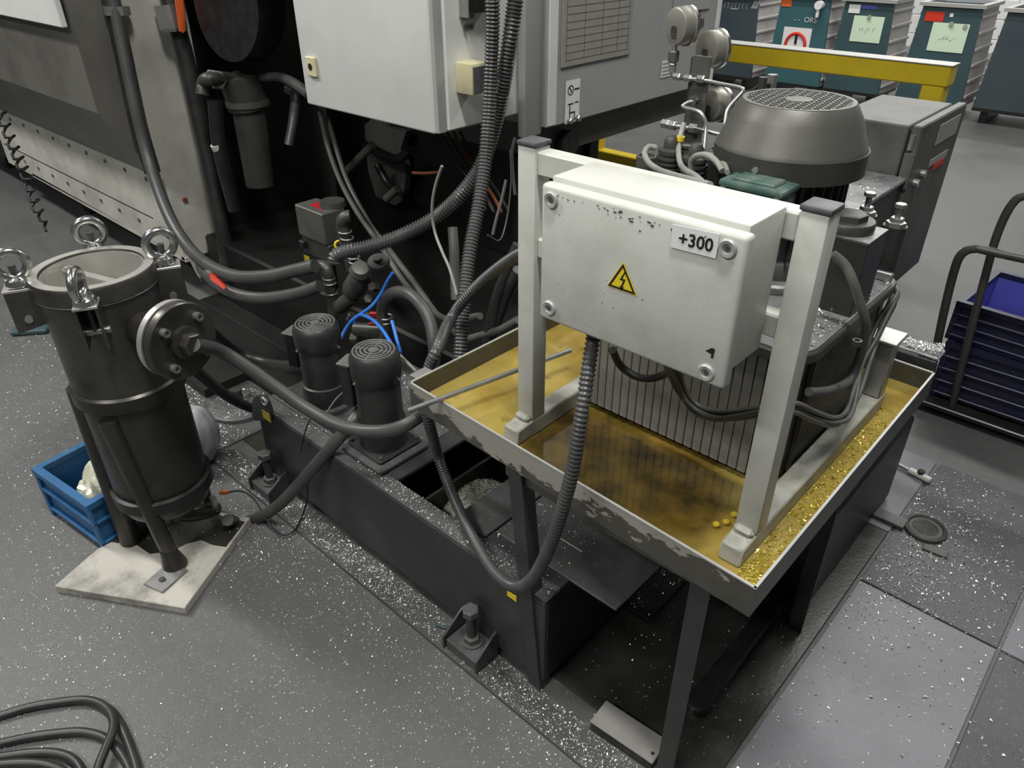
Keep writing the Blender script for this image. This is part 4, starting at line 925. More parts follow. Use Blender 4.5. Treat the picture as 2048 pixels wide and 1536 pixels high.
hose('gauge_pipe', [(-0.9727, 1.6050, 1.3395), (-0.9584, 1.6000, 1.3362), (-0.8990, 1.5500, 1.3473), (-0.8616, 1.5500, 1.3484), (-0.8290, 1.5700, 1.3413), (-0.7956, 1.6000, 1.3329), (-0.7875, 1.6000, 1.3277), (-0.7931, 1.5800, 1.3112), (-0.7973, 1.5600, 1.2928), (-0.7885, 1.5400, 1.2552), (-0.7789, 1.5200, 1.2046)], 0.0045, 'zinc', hu, 10, 0.01)
for (px, py) in ((1354, 154), (1376, 157), (1402, 158)):
    q = V(((-0.9260, 1.5500, 1.3474) if px == 1354 else (-0.8978, 1.5500, 1.3474) if px == 1376 else (-0.8655, 1.5500, 1.3500)))
    hexa('pipe_nut', q - X * 0.008, X, 0.0085, 0.017, 'zinc', hu)
hose('gauge_pipe', [(-0.8622, 1.5400, 1.3082), (-0.8794, 1.5300, 1.3021), (-0.8863, 1.5200, 1.2953), (-0.8770, 1.5200, 1.2923), (-0.8477, 1.5200, 1.2900), (-0.8298, 1.5200, 1.2779), (-0.8219, 1.5200, 1.2589), (-0.8089, 1.5000, 1.2163)], 0.0045, 'zinc', hu, 10, 0.01)
hose('gauge_pipe', [(-0.8569, 1.5300, 1.2518), (-0.8215, 1.5400, 1.2458), (-0.7711, 1.5500, 1.2412)], 0.005, 'zinc', hu, 10, 0.02)
hose('gauge_pipe', [(-0.9446, 1.5500, 1.2427), (-0.9175, 1.5500, 1.2423), (-0.8599, 1.5450, 1.2454)], 0.006, 'zinc', hu, 10, 0.02)
for q in ((-0.9419, 1.5500, 1.2431), (-0.9243, 1.5500, 1.2424), (-0.8663, 1.5450, 1.2455)):
    hexa('pipe_nut', V(q) - X * 0.009, X, 0.011, 0.018, 'zinc', hu)
hexa('pipe_nut', V((-0.8707, 1.5400, 1.3060)) - Y * 0.008, Y, 0.011, 0.018, 'motor', hu)
box('valve_bank', (-1.02, -0.70, 1.70, 1.80, 1.0125 - 0.10, 1.15), 'tank_dark', hu, 0.004)
box('valve_shelf', (-1.02, -0.62, 1.645, 1.84, 0.90, 0.912), 'motor', hu, 0.002)
for q in ((-0.8204, 1.7600, 1.3200), (-0.8205, 1.7400, 1.2860), (-0.8188, 1.7200, 1.2702)):
    cyl('small_fitting', V(q) - Z * 0.03, V(q) + Z * 0.012, 0.010, 'cast', hu, 12)
q = V((-0.8165, 1.8000, 1.3151)); cyl('sensor', q - Z * 0.03, q + Z * 0.018, 0.012, 'zinc', hu, 14)
hose('sensor_lead', [(-0.8146, 1.7900, 1.3111), (-0.8299, 1.7700, 1.3097), (-0.8372, 1.7500, 1.3004), (-0.8328, 1.7300, 1.2836), (-0.8331, 1.7200, 1.2568)], 0.005, 'black', hu, 8, 0.01)

# cables on the unit
GC = 'grey cables running over the hydraulic unit'
def cable(pts, r, m, label, name='cable', cat='cable', group=None, step=0.012, seg=9):
    o = hose(name, pts, r, m, None, seg, step)
    return tag(o, label, cat, group)
cable([(-0.8880, 1.4300, 1.2207), (-0.9000, 1.4200, 1.2238), (-0.8973, 1.4000, 1.2142), (-0.8596, 1.3600, 1.2088), (-0.7953, 1.3000, 1.2180), (-0.7162, 1.2200, 1.2410), (-0.5974, 1.1000, 1.2791), (-0.5531, 1.0600, 1.2915)], 0.0065, 'cable_grey', 'light grey cable bowing from plain cylinder over the terminal box', group=GC)
cable([(-0.8487, 1.4700, 1.2719), (-0.8430, 1.4500, 1.2469), (-0.8315, 1.4300, 1.2261), (-0.7956, 1.3800, 1.2164), (-0.7365, 1.3000, 1.2293), (-0.6582, 1.2000, 1.2549), (-0.5773, 1.0800, 1.2860)], 0.0060, 'cable_grey', 'light grey cable with yellow tie behind the terminal box', group=GC)
cable([(-0.7648, 1.3800, 1.2014), (-0.7700, 1.3800, 1.2211), (-0.7549, 1.3700, 1.2391), (-0.7275, 1.3600, 1.2480), (-0.6936, 1.3400, 1.2464), (-0.6668, 1.3200, 1.2364)], 0.0062, 'cable_grey', 'grey cable looping from ribbed valve to motor terminal box', group=GC)
cable([(-0.7538, 1.4200, 1.2230), (-0.7407, 1.4100, 1.2356), (-0.7114, 1.3900, 1.2369), (-0.6782, 1.3500, 1.2375), (-0.6560, 1.3200, 1.2355)], 0.0055, 'cable_grey', 'short grey cable arching beside cowl to motor terminal box', group=GC)
q = V((-0.8386, 1.4450, 1.2464)); tag(lathe('cable_tie', [(0.0064, -0.005), (0.0085, -0.005), (0.0085, 0.005), (0.0064, 0.005)], q, 'yellow_sticker', None, (0.1, 0, 1), 16, close=True), 'bright yellow tie around light grey cable near gauges', 'cable tie')
GB2 = 'dim cables bundled below the terminal box'
for k, (dy, dz) in enumerate(((0.0, 0.0), (0.010, 0.006), (-0.006, 0.011), (0.004, 0.016))):
    pts = [(-0.5554, 1.0000, 0.9896), (-0.5820, 1.0800, 0.9087), (-0.5782, 1.1100, 0.8562), (-0.5491, 1.1200, 0.8290), (-0.5011, 1.1100, 0.8388), (-0.4492, 1.1000, 0.8707), (-0.4055, 1.1000, 0.8998), (-0.3710, 1.1200, 0.9141), (-0.3526, 1.1800, 0.8746), (-0.3378, 1.2600, 0.8261), (-0.3343, 1.3400, 0.7980), (-0.3481, 1.4200, 0.8006), (-0.3680, 1.5000, 0.8294), (-0.3749, 1.5500, 0.8672), (-0.3793, 1.5900, 0.9108), (-0.3770, 1.6200, 0.9426), (-0.3831, 1.6400, 0.9514), (-0.3991, 1.6600, 0.9454)]
    pts = [(a[0] + 0.012 * math.sin(k * 2.1 + i) * (0.35 if 4 < i < 9 else 0.6), a[1] + dy, a[2] + dz) for i, a in enumerate(pts)]
    cable(pts, 0.0050, 'cable_dim', 'grey oily cable in the bundle sagging from box to rear post', group=GB2)
cable([(-0.7057, 1.0500, 0.9395), (-0.7118, 1.0900, 0.8856), (-0.6805, 1.1000, 0.8679), (-0.6456, 1.1000, 0.8764), (-0.6081, 1.0900, 0.9068), (-0.5827, 1.0600, 0.9449)], 0.008, 'hose_dark', 'black cable loop hanging below box against the ribs', group=None)
cable([(-0.4213, 1.3000, 1.1394), (-0.3987, 1.3100, 1.1216), (-0.3784, 1.3100, 1.0966), (-0.3627, 1.3200, 1.0605), (-0.3461, 1.3300, 1.0217), (-0.3441, 1.3500, 0.9831), (-0.3474, 1.3700, 0.9187), (-0.3508, 1.3600, 0.8760), (-0.3571, 1.2700, 0.8926), (-0.3730, 1.2000, 0.9148)], 0.0085, 'cable_dim', 'thick grey cable with cut end curving beside the frame post')
tag(rod('steel_rod', [(-1.0667, 0.8183, 0.7480), (-0.9712, 1.2617, 0.7480)], 0.006, 'zinc', None, 12), 'thin grey steel rod lying across the drip pan rim', 'rod')

# ================================================================ FILTER VESSEL
AX, AY = -1.904, 0.542
fv = thing('filter_vessel', (AX, AY, 0.03), 'oily steel filter vessel with chrome eye nuts and bolted side flange', 'filter')
O = (AX, AY, 0.0)
lathe('vessel_body', [(0, 0.20), (0.118, 0.20), (0.128, 0.225), (0.128, 0.60), (0, 0.60)], O, 'vessel_dark', fv, seg=48)
lathe('bottom_clamp', [(0.126, 0.235), (0.138, 0.24), (0.138, 0.275), (0.126, 0.28)], O, 'black', fv, seg=48, close=True)
bd = lathe('vessel_shell', [(0.128, 0.605), (0.134, 0.612), (0.134, 0.80), (0.137, 0.825), (0.138, 0.86), (0.138, 0.885), (0.120, 0.885), (0.116, 0.605)], O, 'vessel', fv, seg=56, close=True)
lathe('clamp_band', [(0.129, 0.585), (0.141, 0.585), (0.142, 0.590), (0.142, 0.622), (0.135, 0.628), (0.129, 0.628)], O, 'vessel_dark', fv, seg=48, close=True)
lathe('ring_top', [(0.119, 0), (0.1405, 0), (0.1405, 0.0012), (0.119, 0.0012)], (AX, AY, 0.931), 'vessel_in', fv, seg=56, close=True)
rg = lathe('neck_ring', [(0.117, 0.885), (0.142, 0.886), (0.145, 0.890), (0.145, 0.924), (0.141, 0.931), (0.120, 0.931), (0.117, 0.926)], O, 'vessel', fv, seg=56, close=True)
torus('neck_groove', (AX, AY, 0.886), Z, 0.1415, 0.0022, 'zinc', rg, 56, 6)
lathe('basket', [(0.1168, 0.926), (0.1145, 0.926), (0.106, 0.78), (0.0, 0.775), (0.0, 0.770), (0.110, 0.775), (0.1155, 0.85)], O, 'vessel_in', fv, seg=48)
an = math.radians(50)
BA = 0.29
bar_d = V((math.cos(BA), math.sin(BA), 0))
obox('basket_handle', (AX, AY, 0.905), (0.222, 0.020, 0.006), BA, 'vessel_in', fv, 0.001)
for s in (-1, 1):
    lathe('handle_screw', [(0, 0), (0.010, 0), (0.010, 0.006), (0.005, 0.006), (0.005, 0.003), (0, 0.003)], V((AX, AY, 0.908)) + bar_d * s * 0.098, 'vessel_in', fv, seg=14)
for k in range(7):
    p = V((AX + 0.045, AY + 0.005, 0.862)) + V((0.012 * (k - 3), 0.010 * (k - 3), 0))
    ball('filter_bag_fold', p, 0.016 + 0.004 * (k % 2), 'mesh_white', fv, 12, 1.4)
# lugs, swing bolts and eye nuts
view = V((0.0, 0.0, 1.65)) - V((AX, AY, 0.95)); view.z = 0; view.normalize()
for i, deg in enumerate((66, 157, 246, 332)):
    a = math.radians(deg); d = V((math.cos(a), math.sin(a), 0)); s = V((-d.y, d.x, 0))
    c = V((AX, AY, 0)) + d * 0.163
    for k in (-1, 1):
        q = c + s * k * 0.019
        p0 = V((AX, AY, 0)) + d * 0.128 + s * k * 0.019
        p1 = V((AX, AY, 0)) + d * 0.196 + s * k * 0.019
        prism('lug_plate', [p0 + Z * 0.815, p1 + Z * 0.80, p1 + Z * 0.905, p0 + Z * 0.905], s * 0.006 * k, 'vessel', fv)
    box_c = V((AX, AY, 0)) + d * 0.170
    obox('lug_shelf', (box_c.x, box_c.y, 0.908), (0.056, 0.052, 0.007), a, 'vessel_in', fv, 0.001)
    cyl('hinge_pin', c + s * -0.032 + Z * 0.835, c + s * 0.032 + Z * 0.835, 0.009, 'zinc', fv, 14)
    cyl('swing_bolt', c + Z * 0.825, c + Z * 0.965, 0.0085, 'cast', fv, 14)
    tl = 0.0 if i != 3 else 0.28
    lean = d * tl
    base = c + Z * 0.914 + lean * 0.03
    en = lathe('eye_nut', [(0.0085, 0), (0.0255, 0.0), (0.027, 0.004), (0.023, 0.016), (0.013, 0.022), (0.0085, 0.022)], base, 'chrome', fv, (Z + lean).normalized(), 24, close=True)
    nrm = view if i != 3 else (view * 0.35 + V((-view.y, view.x, 0)) * 0.94).normalized()
    torus('eye_ring', base + (Z + lean).normalized() * 0.052, nrm, 0.0325, 0.0105, 'chrome', en, 36, 14)
# side flange
fd = V((math.cos(math.radians(14)), math.sin(math.radians(14)), 0)); fs = V((-fd.y, fd.x, 0))
FC = V((AX, AY, 0.795)) + fd * 0.016
cyl('branch_pipe', FC + fd * 0.115, FC + fd * 0.237, 0.045, 'vessel', fv, 32)
lathe('flange', [(0, 0), (0.093, 0), (0.095, 0.002), (0.095, 0.018), (0, 0.018)], FC + fd * 0.215, 'vessel_in', fv, fd, 48)
lathe('gasket', [(0, 0), (0.091, 0), (0.091, 0.009), (0, 0.009)], FC + fd * 0.233, 'ink', fv, fd, 48)
bf = lathe('blind_flange', [(0, 0), (0.094, 0), (0.096, 0.002), (0.096, 0.017), (0.093, 0.020), (0, 0.020)], FC + fd * 0.242, 'vessel', fv, fd, 48)
for k in range(4):
    a = math.radians(45 + 90 * k)
    p = FC + fd * 0.262 + (fs * math.cos(a) + Z * math.sin(a)) * 0.068
    lathe('socket_screw', [(0, 0), (0.0105, 0), (0.0105, 0.016), (0.006, 0.016), (0.006, 0.008), (0, 0.008)], p, 'zinc', bf, fd, 18)
lathe('reducer', [(0, 0), (0.040, 0), (0.040, 0.012), (0.030, 0.014), (0, 0.014)], FC + fd * 0.262, 'vessel', bf, fd, 32)
hexa('hose_nut', FC + fd * 0.275, fd, 0.028, 0.022, 'vessel', bf)
HF = FC + fd * 0.293
# tripod
def pipe_leg(p0, p1, r0, r1, m='vessel_dark'):
    p0, p1 = V(p0), V(p1)
    return cyl('leg', p0, p1, r0, m, fv, 24, r1)
l1 = V((-1.806, 0.474, 0.031))
pipe_leg(l1, (AX + 0.075, AY - 0.10, 0.56), 0.021, 0.027)
lathe('leg_end', [(0, 0), (0.036, 0), (0.033, 0.015), (0.026, 0.045), (0.022, 0.07), (0, 0.07)], l1 + Z * 0.0005, 'vessel_dark', fv, (l1 * 0 + V((-0.03, -0.05, 0.53))).normalized(), 24)
pipe_leg((-2.006, 0.430, 0.031), (AX - 0.075, AY - 0.105, 0.60), 0.030, 0.030)
pipe_leg((-1.985, 0.678, 0.031), (AX - 0.03, AY + 0.125, 0.62), 0.014, 0.014)
obox('foot_plate', (l1.x + 0.028, l1.y - 0.042, 0.0335), (0.075, 0.095, 0.004), 0.30, 'zinc', fv, 0.001)
hexa('foot_bolt', (l1.x + 0.034, l1.y - 0.055, 0.0355), Z, 0.009, 0.007, 'cast', fv)
cyl('drain_stub', (AX, AY, 0.13), (AX, AY, 0.205), 0.045, 'vessel_dark', fv, 24)
dr_ = (-1.8911, 0.6617, 0.0750)
hose('drain_pipe', [(AX, AY, 0.15), (AX - 0.01, AY + 0.02, 0.10), V(dr_) * 0.6 + V((AX, AY, 0.09)) * 0.4, dr_], 0.019, 'vessel_dark', fv, 14)
hexa('drain_valve', V(dr_) - V((0.02, 0.02, 0)), (1, 1, 0), 0.020, 0.04, 'cast', fv)
cyl('drain_tap', V(dr_) + Z * 0.018, V(dr_) + Z * 0.05, 0.010, 'rim', fv, 12)
tg_ = V((-1.9146, 0.7081, 0.1000))
obox('orange_tag', tg_, (0.028, 0.012, 0.010), 0.8, 'orange', fv, 0.002)
# wooden board
bp = [(-1.9892, 0.1996, 0.0280), (-1.6336, 0.4150, 0.0280), (-1.8291, 0.7346, 0.0280), (-2.045, 0.62, 0.028), (-2.05, 0.345, 0.028)]
wb = tag(prism('wooden_board', bp, (0, 0, -0.0275), 'board', None, 0.002), 'pale worn chipboard panel on the floor under the filter vessel', 'board')
st = prism('oil_stain', [(-2.1037, 0.3531, 0.0282), (-2.0286, 0.3980, 0.0282), (-2.0064, 0.4299, 0.0282), (-1.9085, 0.4444, 0.0282), (-1.8701, 0.4963, 0.0282), (-1.8680, 0.5384, 0.0282), (-1.8500, 0.5781, 0.0282), (-1.8036, 0.5912, 0.0282), (-1.7650, 0.6148, 0.0282), (-1.8219, 0.7126, 0.0282), (-1.9461, 0.6597, 0.0282), (-2.1021, 0.5341, 0.0282), (-2.1743, 0.4045, 0.0282)], (0, 0, 0.0008), 'sheet_oily', wb)
# blue crate with plastic bag
cb = crate((-2.225, 0.485), 0.32, 0.30, 0.0005, 0.19, math.radians(8), 'crate_blue', 'small blue plastic crate holding a clear bag behind the vessel', None, 2, 0.010)
bm = bmesh.new()
bmesh.ops.create_icosphere(bm, subdivisions=4, radius=1.0)
for v in bm.verts:
    n = v.co.normalized()
    k = 1 + 0.22 * math.sin(7 * n.x + 3 * n.z) * math.sin(6 * n.y - 4 * n.z) + 0.12 * math.sin(13 * n.z + 9 * n.x) + 0.35 * max(0, n.z) ** 3
    v.co = V((n.x * 0.085 * k, n.y * 0.085 * k, n.z * 0.085 * k))
bmesh.ops.translate(bm, verts=bm.verts, vec=(-2.17, 0.47, 0.115))
tag(finish('plastic_bag', bm, 'bag', None, 20), 'crumpled clear plastic bag with pale contents in the blue crate', 'bag')
# pale sack behind the vessel
bm = bmesh.new(); bmesh.ops.create_icosphere(bm, subdivisions=4, radius=1.0)
for v in bm.verts:
    n = v.co.normalized()
    k = 1 + 0.05 * math.sin(9 * n.x + 5 * n.z) * math.sin(8 * n.y)
    v.co = V((n.x * 0.078 * k, n.y * 0.078 * k, n.z * 0.116 * k * (1 if n.z > 0 else 0.99)))
bmesh.ops.translate(bm, verts=bm.verts, vec=(-2.250, 0.790, 0.118))
tag(finish('cloth_sack', bm, 'sack', None, 40), 'pale grey bulging sack on the floor behind the vessel', 'sack')

# ================================================================ CONTROL BOX AND PIPEWORK BEHIND PUMPS
pc = thing('pump_switch_box', (-2.2937, 1.4200, 0.5680), 'grey pump switch box with red label on its top', 'switch box')
ka, kb, kc = (-2.4119, 1.4200, 0.7571), (-2.2382, 1.4200, 0.7574), (-2.2465, 1.4200, 0.6592)
zt_ = ka[2]; zb_ = (-2.2937, 1.4200, 0.5680)[2]
box('body', (ka[0], kb[0], 1.42, 1.52, zb_ + 0.07, zt_), 'motor', pc, 0.004)
box('base', (ka[0] + 0.006, kb[0] + 0.01, 1.425, 1.535, zb_, zb_ + 0.07), 'motor_dark', pc, 0.004)
box('red_label', (ka[0] + 0.05, ka[0] + 0.13, 1.45, 1.50, zt_, zt_ + 0.001), 'red_dim', pc, 0)
lathe('lid_knob', [(0, 0), (0.05, 0), (0.045, 0.02), (0, 0.022)], (kb[0] - 0.05, 1.505, zt_), 'cast', pc, seg=24)
cyl('mount_post', (ka[0] + 0.07, 1.48, 0.42), (ka[0] + 0.07, 1.48, zb_), 0.03, 'cast', pc, 16)
q = (-2.3804, 1.4200, 0.5601)
quad('warning_label', (q[0], 1.418, q[2] - 0.02), X, Z, 0.035, 0.045, 'yellow_dim', pc)
box('side_knob', (ka[0] + 0.02, ka[0] + 0.05, 1.40, 1.42, zb_ + 0.03, zb_ + 0.06), 'black', pc, 0.004)

GP = 'pipe fittings clustered behind the pumps'
va = thing('valve_assembly', (-1.9881, 1.3600, 0.4834), 'dusty pipe fittings and valves clustered behind the pumps', 'valves')
def elbow(pts, r, m='cast'): return hose('elbow', pts, r, m, va, 18, 0.006)
elbow([(-2.0641, 1.4200, 0.7927), (-2.0734, 1.4100, 0.7913), (-2.0821, 1.4000, 0.7795), (-2.0899, 1.4000, 0.7563), (-2.0850, 1.4000, 0.7250), (-2.0758, 1.4000, 0.6724), (-2.0612, 1.4000, 0.6013)], 0.021)
for (x, y_) in ((690, 466), (694, 476), (708, 516), (710, 524)): pass
torus('thread_ring', (-2.0762, 1.4000, 0.7399), Z, 0.022, 0.003, 'zinc', va, 24, 8)
torus('thread_ring', (-2.0693, 1.4000, 0.7181), Z, 0.022, 0.003, 'zinc', va, 24, 8)
torus('thread_ring', (-2.0304, 1.3900, 0.6619), Z, 0.020, 0.003, 'zinc', va, 24, 8)
torus('thread_ring', (-2.0249, 1.3900, 0.6468), Z, 0.020, 0.003, 'zinc', va, 24, 8)
torus('yellow_ring', (-2.0936, 1.3800, 0.6920), (1, -0.6, 0.4), 0.014, 0.004, 'yellow_sticker', va, 22, 8)
elbow([(-2.2641, 1.3600, 0.5693), (-2.2018, 1.3600, 0.5929), (-2.1650, 1.3600, 0.5938), (-2.1517, 1.3600, 0.5725), (-2.1559, 1.3600, 0.5282), (-2.1574, 1.3600, 0.4677), (-2.1691, 1.3600, 0.3603)], 0.020)
for q in ((-2.1556, 1.3600, 0.5558), (-2.1539, 1.3600, 0.5367), (-2.1571, 1.3600, 0.4960)):
    torus('thread_ring', q, Z, 0.021, 0.0035, 'zinc', va, 24, 8)
lathe('valve_body', [(0, -0.05), (0.030, -0.045), (0.040, -0.02), (0.040, 0.03), (0.030, 0.055), (0, 0.06)], (-1.9929, 1.3600, 0.5780), 'cast', va, (0.5, 0.3, 0.8), 24)
lathe('valve_bonnet', [(0, 0), (0.035, 0), (0.037, 0.01), (0.028, 0.03), (0, 0.035)], (-1.9456, 1.3500, 0.6418), 'motor', va, (0.5, -0.2, 0.8), 24)
lathe('valve_wheel', [(0, 0), (0.034, 0), (0.038, 0.010), (0.034, 0.020), (0.015, 0.022), (0.015, 0.036), (0, 0.038)], (-1.8486, 1.3600, 0.6934), 'cast', va, (0.25, -0.3, 0.9), 24)
lathe('valve_body', [(0, -0.04), (0.026, -0.04), (0.026, 0.05), (0, 0.05)], (-2.0447, 1.3400, 0.5014), 'cast', va, (0.7, 0.2, 0.6), 20)
lathe('valve_body', [(0, -0.07), (0.024, -0.07), (0.024, 0.07), (0, 0.07)], (-1.8709, 1.3200, 0.4612), 'motor_dark', va, (0.9, 0.3, 0.15), 20)
hexa('union_nut', (-1.9645, 1.3000, 0.4040), (0.9, 0.3, 0.15), 0.022, 0.03, 'cast', va)
cyl('riser_pipe', (-1.7885, 1.3200, 0.5280), (-1.8245, 1.3200, 0.3606), 0.020, 'cast', va, 18)
torus('hose_clamp', (-1.7867, 1.3200, 0.5397), Z, 0.021, 0.004, 'zinc', va, 24, 8)
torus('hose_clamp', (-1.7921, 1.3200, 0.5212), Z, 0.021, 0.004, 'zinc', va, 24, 8)
q = V((-1.8241, 1.3000, 0.5419)); obox('red_tap', q, (0.03, 0.012, 0.022), 0.5, 'red_dim', va, 0.003)
q = V((-1.8385, 1.3000, 0.5034)); obox('red_tap', q, (0.026, 0.010, 0.012), 0.5, 'red_dim', va, 0.003)
for (q, ax_) in (((-1.8875, 1.3300, 0.5655), (0.6, -0.4, 0.5)), ((-1.8512, 1.3400, 0.6192), (0.2, -0.7, 0.4)), ((-1.9981, 1.3200, 0.4557), (0.4, 0.2, 0.8))):
    hexa('small_union', q, ax_, 0.016, 0.028, 'motor_dark', va)
cyl('standpipe', (-2.1640, 1.3600, 0.3832), ((-2.1640, 1.3600, 0.3832)[0], 1.36, 0.335), 0.022, 'cast', va, 18)
cyl('standpipe', (-1.8200, 1.3200, 0.3724), ((-1.8200, 1.3200, 0.3724)[0], 1.32, 0.335), 0.022, 'cast', va, 18)

# air regulator in the recess
rgx = (-3.1000, 1.6842, 1.0959)
ar = thing('air_regulator', (rgx[0], rgx[1], 0.9), 'dim cylindrical air filter unit hanging in the machine recess', 'regulator')
cyl('head', (-3.1000, 1.6683, 1.0979), (-3.1000, 1.6839, 0.9646), 0.085, 'motor_dark', ar, 28)
cyl('bowl', (-3.1000, 1.6839, 0.9646), (-3.1000, 1.6694, 0.6298), 0.070, 'motor_dark', ar, 28, 0.062)
lathe('clamp_ring', [(0.070, -0.012), (0.092, -0.012), (0.092, 0.012), (0.070, 0.012)], (-3.1000, 1.6836, 0.9852), 'motor', ar, (-0.02, 0, 1), 28, close=True)
hose('inlet', [(-3.1000, 1.6135, 1.0892), (-3.0500, 1.5127, 1.1081), (-3.1000, 1.5089, 1.0895), (-3.1000, 1.4912, 1.0437)], 0.028, 'motor_dark', ar)
hexa('inlet_nut', (-3.1000, 1.5482, 1.0978), (1, 0, 0), 0.04, 0.05, 'zinc', ar)
hose('outlet', [(-3.0500, 1.7347, 1.0850), (-2.9000, 1.7395, 1.1012), (-2.7000, 1.6804, 1.1074), (-2.5500, 1.6440, 1.0909)], 0.020, 'conduit', ar)
hose('drop_pipe', [(-3.1000, 1.8876, 1.0117), (-3.0500, 1.8898, 0.9923), (-3.0500, 1.8692, 0.9105), (-3.0500, 1.8198, 0.7881)], 0.022, 'zinc', ar)
cyl('brass_plug', (-3.1000, 1.5039, 0.8442), (-3.1000, 1.5214, 0.7901), 0.026, 'cream_dirty', ar, 16)
hose('stem_pipe', [(-3.1000, 1.5401, 1.0169), (-3.1000, 1.5159, 0.8167), (-3.1000, 1.5264, 0.5495)], 0.03, 'black', ar)

# ================================================================ HOSES
GH = 'smooth hoses around the pumps'
def hz(pts, r, m, label, group=None, rib=False, name=None, pitch=0.009, r1=None):
    if rib: o = ribbed(name or 'corrugated_conduit', pts, r, m, None, pitch, r1=r1)
    else: o = hose(name or 'rubber_hose', pts, r, m, None, 16, 0.015)
    return tag(o, label, 'conduit' if rib else 'hose', group)
hz([(-1.5200, 1.5725, 1.5146), (-1.5200, 1.5736, 1.4207), (-1.5200, 1.5615, 1.2720), (-1.5000, 1.5171, 1.0934), (-1.4700, 1.4510, 0.9565), (-1.4400, 1.3819, 0.8487), (-1.4000, 1.3124, 0.7289), (-1.3600, 1.2536, 0.6213), (-1.3400, 1.2227, 0.5264)], 0.0205, 'conduit', 'grey corrugated conduit hanging straight down beside the white cabinet', rib=True, pitch=0.0098)
hz([(-1.5000, 1.6529, 1.5114), (-1.5000, 1.6368, 1.4412), (-1.5000, 1.6203, 1.3690), (-1.5200, 1.6160, 1.2648), (-1.5500, 1.6121, 1.1524), (-1.5800, 1.5818, 1.0299), (-1.6200, 1.5321, 0.9417), (-1.6800, 1.4672, 0.8656), (-1.7400, 1.3715, 0.8173), (-1.8000, 1.2882, 0.7899), (-1.8400, 1.2312, 0.7814), (-1.8600, 1.2098, 0.7677), (-1.8600, 1.1981, 0.7415)], 0.023, 'conduit', 'thick grey corrugated conduit bending from cabinet over to the pumps', rib=True, pitch=0.0098)
hz([(-0.9816, 1.2200, 1.0440), (-1.0964, 1.2500, 0.9806), (-1.1803, 1.2700, 0.9254), (-1.2706, 1.2700, 0.8468), (-1.3293, 1.2500, 0.7770), (-1.3501, 1.2100, 0.7213), (-1.2050, 1.0394, 0.7681), (-1.2050, 1.0026, 0.7204), (-1.2000, 0.9778, 0.6762), (-1.1950, 0.9749, 0.6207), (-1.1900, 0.9811, 0.5509), (-1.2148, 1.0200, 0.4274), (-1.1309, 0.9850, 0.3756), (-0.9965, 0.9200, 0.3653), (-0.8872, 0.8700, 0.3755), (-0.8105, 0.8400, 0.3968), (-0.7514, 0.8250, 0.4300), (-0.7019, 0.8150, 0.4981), (-0.6623, 0.8100, 0.5971), (-0.6335, 0.8100, 0.7063), (-0.6155, 0.8200, 0.8282), (-0.6172, 0.8400, 0.9346), (-0.6313, 0.8700, 0.9950), (-0.6473, 0.9000, 1.0347), (-0.6481, 0.9050, 1.0536)], 0.0165, 'conduit', 'long grey corrugated conduit looping from the terminal box under the pan', rib=True, pitch=0.0086, r1=0.0128)
hz([(-3.4000, 1.3677, 1.4871), (-3.4000, 1.3570, 1.3834), (-3.3800, 1.3365, 1.2232), (-3.3400, 1.3089, 1.0201), (-3.2800, 1.2819, 0.7895), (-3.1000, 1.2302, 0.6146), (-2.9000, 1.1951, 0.5295), (-2.6800, 1.1709, 0.5127), (-2.5000, 1.1860, 0.5169), (-2.3400, 1.2321, 0.5511), (-2.2400, 1.2788, 0.5867), (-2.1600, 1.3136, 0.6158)], 0.0245, 'hose_grey', 'grey rubber hose sweeping from machine cover to pipe elbow')
hz([(-2.8500, 1.1933, 0.4789), (-2.7500, 1.1755, 0.4635), (-2.6000, 1.1560, 0.4575), (-2.4800, 1.1704, 0.4524), (-2.3600, 1.2061, 0.4657), (-2.2200, 1.2513, 0.5103), (-2.1200, 1.2965, 0.5569)], 0.0225, 'hose_grey', 'grey rubber hose below the sweeping one with red lever valve')
hz([(-3.4200, 1.5912, 1.4410), (-3.4000, 1.5852, 1.3312), (-3.3800, 1.5865, 1.1583), (-3.3600, 1.5784, 0.9350), (-3.3200, 1.5609, 0.7022), (-3.2800, 1.5369, 0.4815), (-3.2600, 1.5188, 0.3185), (-3.2500, 1.4908, 0.1755)], 0.036, 'hose_dark', 'thick dark hose running down the beige machine side panel')
hz([(-3.4600, 1.3668, 1.4853), (-3.4500, 1.3629, 1.3444), (-3.4400, 1.3549, 1.1972), (-3.4300, 1.3427, 1.0436), (-3.4200, 1.3322, 0.8826), (-3.4000, 1.3297, 0.7027)], 0.035, 'hose_dark', 'thick black hose along the edge of the steel hood')
hf = tuple(HF)
hz([hf] + [(-1.6624, 0.7000, 0.7201), (-1.6251, 0.7500, 0.6593), (-1.5652, 0.7900, 0.6010), (-1.5068, 0.8200, 0.5568), (-1.4441, 0.8500, 0.5272), (-1.3668, 0.8800, 0.5193), (-1.2879, 0.9100, 0.5383), (-1.2306, 0.9400, 0.5718), (-1.2186, 0.9900, 0.5917)], 0.0175, 'hose_grey', 'grey hose from vessel flange across the pumps to the pan')
hz([(-1.5203, 1.0000, 0.4520), (-1.5074, 0.9600, 0.4401), (-1.5235, 0.9200, 0.3975), (-1.5866, 0.8800, 0.3044), (-1.6581, 0.8400, 0.2016), (-1.7373, 0.8000, 0.0968), (-1.8135, 0.7600, 0.0226), (-1.8867, 0.7300, -0.0241), (-1.8177, 0.6601, 0.0750)], 0.0185, 'hose_grey', 'grey drain hose from pump down to the bottom of vessel')
